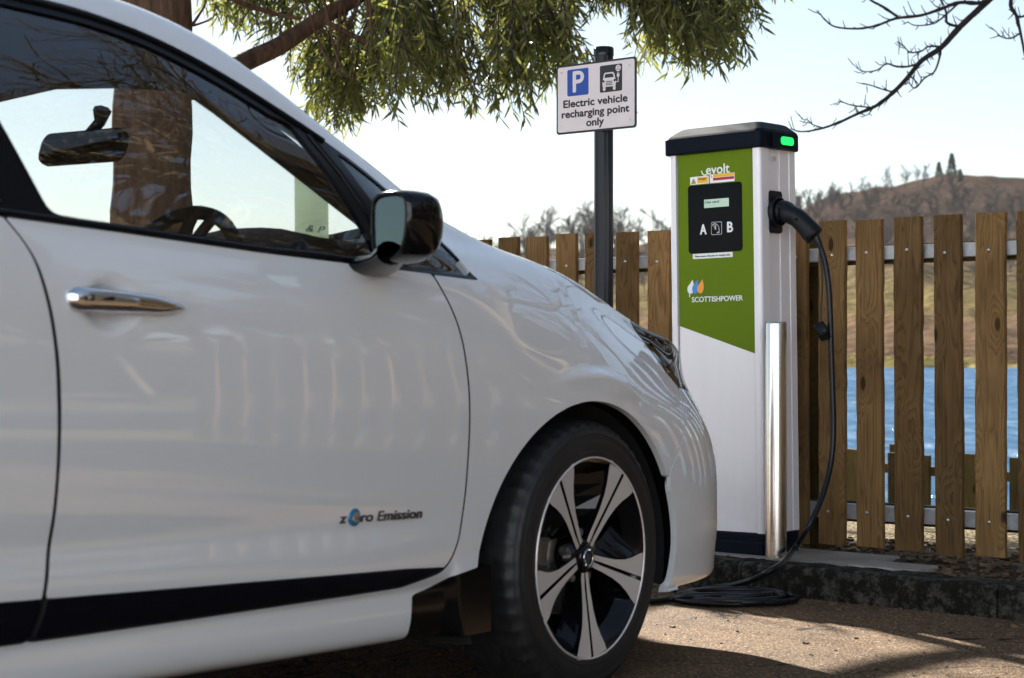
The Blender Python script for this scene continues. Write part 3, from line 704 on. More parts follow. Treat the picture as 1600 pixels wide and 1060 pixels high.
conifer(1247, 334, 28, 530, 4, 'small conifer on the skyline beside the top of the charging plug')
conifer(1264, 326, 20, 535, 5, 'smallest conifer at the left foot of the hill skyline')
conifer(1279, 322, 22, 535, 6, 'small conifer rightmost of the three at the foot of the skyline')

# ================================================================== FENCE
FA0, FQ = .381, .40
fence = empty('timber_fence', loc(0, .33, .09)); tag(fence, 'pale brown upright board fence on steel rails behind the charger', 'fence')
Mf = fence.matrix_basis.inverted()
B0 = Vector((1.107, 6.53, 0))                          # board face line
rg = random.Random(9)
sc_me = None
for k in range(-46, 24):
    a = .146+.0+.1495*(k)-.0005; wdt = .100+rg.uniform(-.003, .003); th = .02
    top = 1.243+rg.uniform(-.004, .004); bot = .118+rg.uniform(-.006, .006); sh = -.004+rg.gauss(0, .0025)
    nb = 26; V = []
    for i in range(nb+1):
        z = bot+(top-bot)*i/nb; e1 = rg.gauss(0, .0009); e2 = rg.gauss(0, .0009); x0 = sh*(z-.6)
        for (s_, q) in ((-1, 0), (-.94, -.0018), (.94, -.0018), (1, 0), (1, th), (-1, th)):
            V.append(Vector((s_*(wdt/2)+(e1 if s_ < 0 else e2)+x0, q, z)))
    n = 6; F_ = [(i*n+j, i*n+(j+1) % n, (i+1)*n+(j+1) % n, (i+1)*n+j) for i in range(nb) for j in range(n)]
    F_ += [tuple(range(n))[::-1], tuple(nb*n+j for j in range(n))]
    mb = MB(); mb.add(V, F_); o = mb.build('board', M_WOOD, fence)
    c = B0+Fd*(a); ang = math.atan2(Fd.y, Fd.x)
    o.rotation_euler = (rg.gauss(0, .003), 0, ang+rg.gauss(0, .012)); o.location = Mf @ c
    for zz in (1.122, .238):
        s = MB(); s.lathe([(.0001, -.004), (.004, -.0035), (.006, -.0015), (.0062, 0)], 10); ob = s.build('screw', M_SCREW, o)
        ob.rotation_euler = (R(90)+math.pi, 0, 0) if False else (R(-90), 0, 0); ob.location = (rg.uniform(-.012, .008), -.0022, zz+rg.uniform(-.01, .01)); ob.scale = (1, 1, 1)
def fbox(mb, a0, a1, q0, q1, z0, z1):
    P = [B0+Fd*a0-Nd*q0, B0+Fd*a1-Nd*q0, B0+Fd*a1-Nd*q1, B0+Fd*a0-Nd*q1]
    P = [Mf @ p for p in P]; mb.add([p+Vector((0, 0, z0)) for p in P]+[p+Vector((0, 0, z1)) for p in P], [(3, 2, 1, 0), (4, 5, 6, 7), (0, 1, 5, 4), (1, 2, 6, 5), (2, 3, 7, 6), (3, 0, 4, 7)])
for (z0, z1) in ((1.103, 1.149), (.212, .264)):
    mb = MB(); fbox(mb, -7, 3.7, .021, .065, z0, z1); mb.build('rail', M_GALV, fence, bevel=.002)
    mb = MB(); fbox(mb, -7, 3.7, .066, .10, z0-.012, z1+.006); mb.build('backing_rail', M_WOOD2, fence)
for k in range(-4, 2):
    mb = MB(); fbox(mb, k*1.644-.19, k*1.644-.10, .103, .19, -.3, 1.2); mb.build('post', M_WOOD2, fence, bevel=.003)
# low fence down by the water, running nearly parallel to the near one
LF0 = Vector((1.94, 12.04, -.62)); LFd = Vector((.93, -1.34, 0)).normalized(); ang_ = math.atan2(LFd.y, LFd.x)
lf = empty('timber_fence', LF0); tag(lf, 'low weathered fence of spaced boards down by the lake edge', 'fence'); rg = random.Random(4)
LFa = [.004, .305, .706, .90, 1.286, 1.636, 1.95]+[1.95+.29*k for k in range(1, 7)]+[-.28-.29*k for k in range(0, 24)]
for a in LFa:
    wd = rg.uniform(.115, .15); mb = MB(); hgt = .80+rg.uniform(-.02, .015)
    mb.box((0, 0, hgt/2), (wd, .022, hgt)); o = mb.build('board', M_WOOD2, lf, bevel=.003); o.location = LFd*a+Vector((0, 0, .0)); o.rotation_euler = (0, rg.gauss(0, .01), ang_+rg.gauss(0, .02))
nrm_ = Vector((-LFd.y, LFd.x, 0))
for z in (.66, .22):
    mb = MB(); P = [LFd*-6.9+nrm_*.013, LFd*3.9+nrm_*.013, LFd*3.9+nrm_*.055, LFd*-6.9+nrm_*.055]; P = [p+Vector((0, 0, z)) for p in P]
    mb.add(P+[p+Vector((0, 0, .055)) for p in P], [(3, 2, 1, 0), (4, 5, 6, 7), (0, 1, 5, 4), (1, 2, 6, 5), (2, 3, 7, 6), (3, 0, 4, 7)]); mb.build('rail', M_WOOD2, lf, recalc=True)
for k in range(-4, 3):
    mb = MB(); mb.box((0, 0, .36), (.085, .085, .95)); o = mb.build('post', M_WOOD2, lf, bevel=.004); o.location = LFd*(k*1.6+.62)+nrm_*.10; o.rotation_euler = (0, 0, ang_)
# bark chips and grit on the soil
rg = random.Random(15); mb = MB()
for k in range(2600):
    a = rg.uniform(-2.2, 2.4); q = rg.uniform(.135, 1.15); 
    if q < .5 and -.75 < a < .47 and rg.random() < .93: continue
    c = loc(a, q, .094 if q < .6 else .086-.012*(q-.6)); s = rg.uniform(.004, .016)
    Mx = Matrix.Rotation(rg.uniform(0, 6.28), 3, 'Z') @ Matrix.Rotation(rg.gauss(0, .4), 3, 'X')
    mb.box(c, (s*2.2, s, s*.6), 0, Mx)
for k in range(700):                                   # grit that has gathered along the foot of the kerb and on the tarmac
    a = rg.uniform(-2.5, 2.4); q = -abs(rg.gauss(0, .10)) if k < 450 else -rg.uniform(0, 1.6); s = rg.uniform(.002, .006) if k % 9 else rg.uniform(.006, .014)
    mb.box(loc(a, q-.004, .0015), (s*1.6, s*1.2, s*.7), 0, Matrix.Rotation(rg.uniform(0, 6.28), 3, 'Z') @ Matrix.Rotation(rg.gauss(0, .3), 3, 'X'))
tag(mb.build('bark_chips', M_CHIP), 'loose bark chips and grit scattered over the dark soil by the fence', 'bark chips', kind='stuff')

# ================================================================== SIGN
sg = empty('parking_sign', (.34, 7.0, .085)); tag(sg, 'rectangular electric vehicle parking sign on a dark grey pole', 'sign'); zb = .085
mb = MB(); prof = []
for k in range(48):
    a_ = 2*math.pi*k/48; r = .0355-(.0012 if k % 4 in (1, 2) else 0); prof.append((r*math.cos(a_), r*math.sin(a_)))
mb.prism(prof, -.1, 1.82); mb.build('pole', M_POLE, sg)
mb = MB(); mb.lathe([(.0375, 1.80), (.0378, 1.826), (.034, 1.832), (.0001, 1.834)], 32); mb.build('pole_cap', M_GLOSSBLK, sg)
def sgM(a, z, out): 
    p = Nd*(.045+out)+Fd*a+Vector((0, 0, z-zb)); return frame(p, Fd, Vector((0, 0, 1)), Nd)
sc, zc = -.002, 1.731
mb = MB(); mb.prism(rrect(.378, .258, .012), -.004, .0, sgM(sc, zc, .0)); mb.build('sign_plate', M_BLACKPRINT, sg)
mb = MB(); mb.prism(rrect(.363, .243, .008), .0, .0008, sgM(sc, zc, .0)); mb.build('sign_face', M_SIGNFACE, sg)
mb = MB(); mb.prism(rrect(.102, .099, .006), .0009, .0014, sgM(-.086, 1.791, 0)); mb.build('blue_square', M_PBLUE, sg)
text_obj('letter', 'P', .075, M_SIGNFACE, sgM(-.083, 1.756, .0017), sg, stack=.0022, width=.050)
mb = MB(); mb.prism(rrect(.104, .099, .006), .0009, .0014, sgM(.071, 1.791, 0)); mb.build('black_square', M_BLACKPRINT, sg)
# car-and-plug pictogram
pc = MB(); Mx = sgM(.071, 1.791, .0016)
def pp(poly, lvl=0, mi=0): pc.prism(poly, lvl*.0004, lvl*.0004+.0003, Mx, mi)
pp([(-.040, -.012), (-.036, .000), (-.033, .016), (-.028, .022), (.010, .022), (.016, .016), (.020, .000), (.024, -.012), (.022, -.030), (-.038, -.030)][::-1])
pp(rrect(.012, .02, .004, 3, -.031, -.034)); pp(rrect(.012, .02, .004, 3, .016, -.034))
pp([(-.030, .003), (-.027, .014), (-.024, .017), (.006, .017), (.010, .014), (.014, .003)][::-1], 1, 1)
pp(rrect(.032, .003, .001, 2, -.008, -.011), 1, 1); pp(rrect(.032, .003, .001, 2, -.008, -.017), 1, 1); pp(rrect(.032, .003, .001, 2, -.008, -.023), 1, 1)
pp([(-.034+.005*math.cos(t), -.009+.005*math.sin(t)) for t in [i*.628 for i in range(10)]], 1, 1); pp([(.018+.005*math.cos(t), -.009+.005*math.sin(t)) for t in [i*.628 for i in range(10)]], 1, 1)
pp([(.034+.012*math.cos(t), .034+.012*math.sin(t)) for t in [i*.314 for i in range(20)]])
for (dx, dy) in ((0, .0045), (-.005, -.004), (.005, -.004)): pp([(.034+dx+.0028*math.cos(t), .034+dy+.0028*math.sin(t)) for t in [i*.785 for i in range(8)]], 1, 1)
pp(rrect(.012, .012, .003, 3, .034, .008)); pp(rrect(.002, .008, .0008, 2, .031, .016)); pp(rrect(.002, .008, .0008, 2, .037, .016)); pp(rrect(.003, .018, .001, 2, .034, -.006)); pp(rrect(.011, .0028, .001, 2, .030, -.0155))
pc.build('pictogram', [M_SIGNFACE, M_BLACKPRINT], sg)
for s_, z, wd in (('Electric vehicle', 1.7005, .302), ('recharging point', 1.6625, .318), ('only', 1.6245, .082)):
    text_obj('lettering', s_, .0265, M_BLACKPRINT, sgM(-.004, z, .0012), sg, width=wd, stack=.0012)
for (a, z) in ((-.165, 1.832), (.155, 1.832), (-.165, 1.633), (.16, 1.633)):
    mb = MB(); mb.lathe([(.0035, 0), (.003, .0018), (.0001, .0024)], 10, 0, sgM(a, z, .0008)); mb.build('rivet', M_SCREW, sg)
mb = MB()
for z in (1.815, 1.65):
    Mx = sgM(sc, z, -.012); mb.prism(rrect(.36, .012, .002), -.004, .003, Mx); mb.prism(rrect(.36, .003, .001, 2, .006, .008), -.004, .003, Mx)
    mb.lathe([(.038, -.008), (.041, -.008), (.041, .008), (.038, .008)], 32, 0, Matrix.Translation((0, 0, z-zb)), closed=True)
mb.build('sign_bracket', M_GALV, sg)

# ================================================================== CHARGER
CH = Vector((.856, 6.39, .1)); LEAN = .0148
ch = empty('charging_post', CH); tag(ch, 'green and white electric vehicle charging post with black screen', 'charging post')
ch.rotation_euler = (0, 0, math.atan2(Fd.y, Fd.x))      # local x along the front (0 = right corner), -y out of the front, z up
sh = Matrix.Identity(4); sh[0][2] = -LEAN
ch.rotation_euler = (0, -LEAN, math.atan2(Fd.y, Fd.x))
def chM(a, h, out): return frame(Vector((a, -out, h)), (1, 0, 0), (0, 0, 1), (0, -1, 0))
W0, D0 = -.385, .215
mb = MB(); mb.prism([(-.352, .0), (-.033, .0), (-.033, .010), (-.352, .010)][::-1], .074, 1.40) if False else None
# cabinet core
mb.box((-.1925, .11, .735), (.318, .17, 1.33)); mb.build('cabinet', M_ALU, ch)
# aluminium corner posts with rounded outer corner and ribbed return
def corner_post(sx):
    pr = []
    P = [(0.0, .052), (0.0, .014)]+[(.014-.014*math.cos(t)+0, .014-.014*math.sin(t)) for t in [R(15*i) for i in range(7)]]+[(.030, .0), (.030, .02), (.012, .024), (.012, .052)]
    for (u, v) in P: pr.append(((-u if sx > 0 else W0+u), v))
    return pr
for sx in (1, -1):
    mb = MB(); p = corner_post(sx); p = p if sum((p[i][0]*p[(i+1) % len(p)][1]-p[(i+1) % len(p)][0]*p[i][1]) for i in range(len(p))) > 0 else p[::-1]
    mb.prism(p, .072, 1.40); mb.build('corner_post', M_ALU, ch)
    mb = MB(); x1 = -.010 if sx > 0 else W0+.010
    mb.box((x1, .088, .736), (.006, .070, 1.328)); mb.box((x1+(.004 if sx > 0 else -.004), .152, .736), (.006, .056, 1.328))
    mb.prism([(x1-.004, .176), (x1+(.010 if sx > 0 else -.010), .18), (x1+(.010 if sx > 0 else -.010), .214), (x1-.004, .214)] if sx > 0 else [(x1-.010, .18), (x1+.004, .176), (x1+.004, .214), (x1-.010, .214)], .072, 1.40)
    mb.build('side_panel', M_ALU, ch)
mb = MB(); mb.box((-.1925, .2, .736), (.36, .012, 1.32)); mb.build('back_panel', M_ALU, ch)
# front: white lower part, green upper part cut on a slant
fp = MB(); FL, FR = -.350, -.036
fp.prism([(FL, .074), (FR, .074), (FR, .684), (FL, .784)], .0, .004, chM(0, 0, -.012)); fp.build('front_panel', M_WHITEPANEL, ch)
fp = MB(); fp.prism([(FL, .784), (FR, .684), (FR, 1.392), (FL, 1.392)], .0, .004, chM(0, 0, -.012)); fp.build('green_panel', M_GREEN, ch)
mb = MB(); mb.box((-.0338, .019, .736), (.0036, .012, 1.32)); mb.box((-.3515, .019, .736), (.002, .012, 1.32)); mb.build('panel_seam', M_BLACKPRINT, ch)
O0 = -.0080
# touch panel
SX, SZ = -.194, 1.155
mb = MB(); mb.prism(rrect(.227, .238, .013), 0, .002, chM(SX, SZ, O0)); tp_ = mb.build('touch_panel', M_SCREEN, ch)
mb = MB(); mb.prism(rrect(.104, .029, .001), .0022, .0028, chM(-.186, 1.2065, O0)); dsp = mb.build('display', M_LCD, tp_)
text_obj('display_text', 'Use card', .0085, M_BLACKPRINT, chM(-.234, 1.2075, O0+.0032), dsp, align='LEFT', width=.058, bold=.0001)
text_obj('letter', 'A', .034, M_WHITE, chM(-.243, 1.1015, O0+.0026), tp_, width=.025, stack=.0013)
text_obj('letter', 'B', .034, M_WHITE, chM(-.130, 1.1035, O0+.0026), tp_, width=.022, stack=.0013)
mb = MB(); Mx = chM(-.187, 1.119, O0+.0022); mb.prism(rrect(.045, .045, .005), 0, .0004, Mx); mb.prism(rrect(.041, .041, .004), .0004, .0008, Mx, 1)
hp = [(-.016, .016), (-.004, .018), (.006, .012), (.012, .002), (.013, -.016), (.002, -.018), (.001, -.006), (-.010, .004), (-.017, .010)]
mb.prism(hp[::-1], .0008, .0012, Mx, 0); mb.prism([(p[0]*.78, p[1]*.78+.0005) for p in hp][::-1], .0012, .0015, Mx, 1); mb.prism(rrect(.006, .016, .001, 2, -.004, .004), .0015, .0018, Mx, 0); mb.build('card_symbol', [M_GREY, M_SCREEN], tp_)
# maker's lettering with its swash
text_obj('lettering', 'evolt', .032, M_WHITE, chM(-.180, 1.3085, O0+.0006), ch, width=.098, stack=.0006)
mb = MB(); sw = catmull([(-.249, 1.323, 0), (-.245, 1.312, 0), (-.236, 1.307, 0), (-.226, 1.309, 0)], 6)
for i in range(len(sw)-1):
    p, q = sw[i], sw[i+1]; n_ = Vector((-(q-p).y, (q-p).x, 0)).normalized()*.0022
    mb.prism([(p+n_)[:2], (p-n_)[:2], (q-n_)[:2], (q+n_)[:2]], 0, .0008, chM(0, 0, O0))
mb.build('swash', M_WHITE, ch)
def sticker(name, a0, a1, h0, h1, mat, lvl=0, parent=ch):
    mb = MB(); mb.prism([(a0, h0), (a1, h0), (a1, h1), (a0, h1)], lvl*.0005, lvl*.0005+.0004, chM(0, 0, O0+.0005)); return mb.build(name, mat, parent)
s1 = sticker('warning_sticker', -.298, -.219, 1.277, 1.304, M_WHITE); sticker('yellow_field', -.267, -.223, 1.280, 1.301, M_YELLOW, 1, s1)
mb = MB(); mb.prism([(-.294, 1.280), (-.273, 1.280), (-.2835, 1.299)], .0005, .0009, chM(0, 0, O0+.0005)); mb.prism([(-.2915, 1.2815), (-.2755, 1.2815), (-.2835, 1.2965)], .0009, .0012, chM(0, 0, O0+.0005), 1)
mb.prism([(-.2848, 1.2835), (-.2822, 1.2835), (-.2822, 1.2925), (-.2848, 1.2925)], .0012, .0015, chM(0, 0, O0+.0005)); mb.build('hazard_triangle', [M_BLACKPRINT, M_YELLOW], s1)
text_obj('sticker_text', 'Danger', .0075, M_BLACKPRINT, chM(-.245, 1.2912, O0+.0016), s1, width=.034)
s2 = sticker('warning_sticker', -.214, -.110, 1.277, 1.307, M_WHITE); sticker('yellow_field', -.199, -.112, 1.296, 1.306, M_YELLOW, 1, s2); sticker('red_field', -.200, -.112, 1.285, 1.2945, M_RED, 1, s2)
mb = MB(); mb.prism([(-.212, 1.296), (-.202, 1.296), (-.207, 1.305)], .0005, .0009, chM(0, 0, O0+.0005)); mb.build('hazard_triangle', M_YELLOW, s2)
s3 = sticker('instruction_label', -.290, -.122, 1.017, 1.0345, M_WHITE); text_obj('sticker_text', 'Please ensure a Receiver for charging cable', .0065, M_BLACKPRINT, chM(-.206, 1.0225, O0+.0014), s3, width=.148)
# supplier's logo: three leaf drops and its name
def drop(cx, cy, s_, mi, lvl, mb):
    P = []
    L = catmull([(.30, 1.0, 0), (-.05, .62, 0), (-.42, .25, 0), (-.42, -.18, 0), (-.12, -.42, 0), (.25, -.34, 0), (.44, .0, 0), (.46, .45, 0), (.30, 1.0, 0)], 5)
    P = [(cx+p.x*s_, cy+p.y*s_*1.15) for p in L[:-1]]
    mb.prism(P, lvl*.0004, lvl*.0004+.0003, chM(0, 0, O0+.0003), mi)
lg = MB(); drop(-.302, .911, .030, 0, 0, lg); drop(-.281, .911, .030, 1, 1, lg); drop(-.259, .911, .030, 2, 2, lg)
lg.prism([(-.3085, .885), (-.305, .885), (-.305, .902), (-.3085, .902)], 0, .0003, chM(0, 0, O0+.0003), 0); lg.build('supplier_logo', [M_WHITE, M_SKYBLUE, M_ORANGE], ch)
text_obj('lettering', 'SCOTTISHPOWER', .0175, M_WHITE, chM(-.1895, .8665, O0+.0006), ch, width=.214, stack=.0004)
# cap
def cap_mesh():
    me = bpy.data.meshes.new('cap'); bm = bmesh.new()
    def ring(x0, x1, y0, y1, z, r):
        out = []
        for (cx, cy, a0) in ((x1-r, y1-r, 0), (x0+r, y1-r, 90), (x0+r, y0+r, 180), (x1-r, y0+r, 270)):
            for k in range(6): a_ = R(a0+90*k/5); out.append(bm.verts.new((cx+r*math.cos(a_), cy+r*math.sin(a_), z)))
        return out
    rs_ = [ring(-.395, .010, -.014, .232, 1.384, .02), ring(-.398, .013, -.017, .234, 1.389, .022), ring(-.398, .013, -.017, .234, 1.438, .022), ring(-.394, .009, -.009, .230, 1.448, .022),
           ring(-.366, -.019, .030, .206, 1.474, .022), ring(-.352, -.033, .045, .194, 1.479, .02)]
    for a_, b_ in zip(rs_, rs_[1:]):
        n = len(a_)
        for k in range(n): bm.faces.new((a_[k], a_[(k+1) % n], b_[(k+1) % n], b_[k]))
    bm.faces.new(rs_[0][::-1]); bm.faces.new(rs_[-1])
    bm.to_mesh(me); bm.free(); me.materials.append(M_CAP); me.polygons.foreach_set('use_smooth', [False]*len(me.polygons)); me.update()
    return me
co_ = link('cap', cap_mesh(), ch); md = co_.modifiers.new('bevel', 'BEVEL'); md.width = .004; md.segments = 3; md.limit_method = 'ANGLE'; md.angle_limit = R(14)
mb = MB(); mb.prism(rrect(.135, .056, .008, 5, 0, 0), -.002, .012, frame(Vector((.013, .120, 1.412)), (0, 1, 0), (0, 0, 1), (1, 0, 0))); lh = mb.build('lamp_housing', M_CAP, co_, bevel=.003)
mb = MB(); mb.prism(rrect(.075, .028, .0125, 8, 0, 0), .0, .004, frame(Vector((.025, .128, 1.412)), (0, 1, 0), (0, 0, 1), (1, 0, 0))); mb.build('status_lamp', M_LAMP, co_)
# plinth
mb = MB(); mb.prism([(W0+.004, .0), (-.004, .0), (.004, .01), (.004, .205), (W0-.004, .205), (W0-.004, .01)], -.005, .072); mb.box((-.1925, .0, .022), (.395, .03, .05)); mb.build('plinth', M_CAP, ch, bevel=.006)
mb = MB(); mb.prism(rrect(.02, .014, .002), 0, .003, frame(Vector((-.002, .085, 1.352)), (0, 1, 0), (0, 0, 1), (1, 0, 0))); mb.build('side_badge', M_GREY, ch)
# socket on the right side
mb = MB(); Mx = frame(Vector((-.008, .088, 1.168)), (0, 1, 0), (0, 0, 1), (1, 0, 0)); mb.prism(rrect(.080, .145, .014), 0, .012, Mx); mb.lathe([(.052, .012), (.052, .026), (.046, .031), (.043, .013)], 28, 0, Mx); mb.build('socket', M_PLUG, ch, bevel=.002)

# ================================================================== CABLE
cb = empty('charging_cable', Vector((1.06, 6.28, .1))); tag(cb, 'black charging cable plugged into the post and coiled on the ground', 'cable'); CB0 = cb.location.copy()
Pp = CH+Fd*(-.0148*1.168-.008+.03)-Nd*.088+Vector((0, 0, 1.168))           # socket mouth
def pl(px, py, Z): return wpt(px, py, Z)
pb = [Pp+Fd*-.012, Pp+Fd*.02, pl(1232, 334, 6.42), pl(1246, 341, 6.41), pl(1258, 353, 6.40), pl(1268, 364, 6.395), pl(1275, 371, 6.39)]
c_ = catmull([p-CB0 for p in pb], 6); m = len(c_); rr = []
for i in range(m):
    t = i/(m-1); rr.append(float(np.interp(t, [0, .10, .3, .45, .65, .86, .95, 1], [.038, .038, .033, .032, .034, .037, .034, .016])))
mb = MB(); mb.tube(c_, rr, 20)
plug = mb.build('plug', M_PLUG, cb)
mb = MB(); mb.tube(catmull([p-CB0 for p in (Pp+Fd*.002+Vector((0, 0, .032)), pl(1216, 322, 6.42), pl(1234, 326, 6.42), pl(1238, 330, 6.42))], 4), .006, 8); mb.build('latch', M_PLUG, plug)
for (px, py) in ((1244, 343), (1268, 363)):
    mb = MB(); mb.lathe([(.0045, 0), (.004, .003), (.0001, .0035)], 10, 0, Matrix.Translation(pl(px, py, 6.375)-CB0) @ Matrix.Rotation(R(90), 4, 'X')); mb.build('plug_screw', M_SCREEN, plug)
mb = MB(); mb.tube([pl(1273, 368, 6.392)-CB0, pl(1277, 376, 6.388)-CB0, pl(1281, 384, 6.385)-CB0], [.016, .0135, .0105], 16); mb.build('gland', M_CABLE, plug)
cp = [(1278, 378, 6.388), (1284, 392, 6.38), (1290, 415, 6.37), (1295, 450, 6.36), (1297.5, 500, 6.35), (1299, 560, 6.34), (1301, 620, 6.33), (1302, 680, 6.32), (1297, 730, 6.30), (1283, 780, 6.26), (1262, 825, 6.22)]
pts = [pl(*q) for q in cp]
def gp(px, py, z):                                # a point lying at height z under that ray: used once to lay out the coil
    Z = (.8-z)*2950/(py-545); return Vector(((px-800)/2950*Z, Z, z))
pts += [gp(1240, 858, .135), gp(1222, 880, .117), gp(1200, 894, .098), gp(1178, 905, .06), gp(1150, 913, .034), gp(1118, 918, .017), gp(1085, 924, .013)]
# coil: loops on the tarmac
cc = gp(1150, 940, .0); coil = []
for k in range(62):
    t = k/62*3.6*2*math.pi; rx = .180-.050*k/62+.022*math.sin(t*.43+1); ry = .18-.075*k/62-.03*math.sin(t*.37)
    z = .011+.006*k/62*2.6
    a_ = math.pi*.78+t; coil.append(cc+Vector((rx*math.cos(a_)+.01*math.sin(t*.27), ry*math.sin(a_), z)))
pts += coil[1:]
e = coil[-1]
pts += [gp(1085, 931, .03), gp(1050, 936, .012), gp(1010, 940, .011), gp(960, 938, .011), gp(880, 930, .011), gp(800, 925, .011)]
mb = MB(); mb.tube(catmull([p-CB0 for p in pts], 5), .0098, 10); mb.build('cord', M_CABLE, cb)
mb = MB(); mb.tube(catmull([p-CB0 for p in (pl(1279, 380, 6.37), pl(1281, 400, 6.36), pl(1285, 430, 6.355), pl(1284, 465, 6.35), pl(1282.5, 495, 6.345), pl(1282, 508, 6.345))], 5), .0028, 6); mb.build('strap', M_CABLE, cb)
mb = MB(); dm = Matrix.Translation(pl(1285, 518, 6.345)-CB0) @ Matrix.Rotation(R(-35), 4, 'Z') @ Matrix.Rotation(R(62), 4, 'Y') @ Matrix.Rotation(R(-20), 4, 'X')
mb.lathe([(.0001, -.018), (.028, -.018), (.031, -.014), (.031, .014), (.029, .018), (.024, .018), (.023, -.006), (.0001, -.006)], 28, 0, dm)
for k in range(12):
    a_ = k*math.pi/6; mb.tube([dm @ Vector((.031*math.cos(a_), .031*math.sin(a_), -.013)), dm @ Vector((.031*math.cos(a_), .031*math.sin(a_), .013))], .002, 5)
mb.build('dust_cap', M_PLUG, cb)

# ================================================================== BOLLARD
bo = empty('bollard', (.878, 6.28, .1)); tag(bo, 'brushed stainless steel bollard guarding the charging post', 'bollard')
mb = MB(); mb.lathe([(.0355, -.02), (.0355, .782), (.0335, .789), (.0001, .790)], 64); mb.build('tube', M_STEEL, bo)
mb = MB(); mb.lathe([(.0358, 0), (.0372, .0), (.0366, .004), (.0356, .007)], 48); mb.build('sealant_ring', M_SLAB, bo)

# ================================================================== BOUNCE BUILDING: unseen, added behind the camera so its sunlit wall fills the shade
bd = empty('bounce_building', (-9.5, -5.6, 0), R(-14)); tag(bd, 'unseen pale building added behind the car park to bounce sunlight', 'building')
mb = MB(); mb.box((0, -4, 3.5), (30, 8, 7.0)); mb.build('wall', simple('pale_bounce_render', (.70, .78, .88), .9, bump=.3, bscale=40, vary=.04, vscale=.6, spec=.2), bd)
mb = MB(); mb.prism([(-8.4, 0), (.4, 0), (-4, 2.6)], -15.4, 15.4, frame(Vector((0, 0, 7.0)), (0, 1, 0), (0, 0, 1), (1, 0, 0))); mb.build('roof', M_ROOF, bd)
for k in range(-4, 5):
    for z in (1.5, 4.8):
        mb = MB(); mb.box((k*2.8, .015, z), (1.0, .06, 1.25)); wn = mb.build('window', M_TRIM, bd); mb = MB(); mb.box((k*2.8, .02, z-.68), (1.2, .2, .08)); mb.build('sill', M_SLAB, wn)

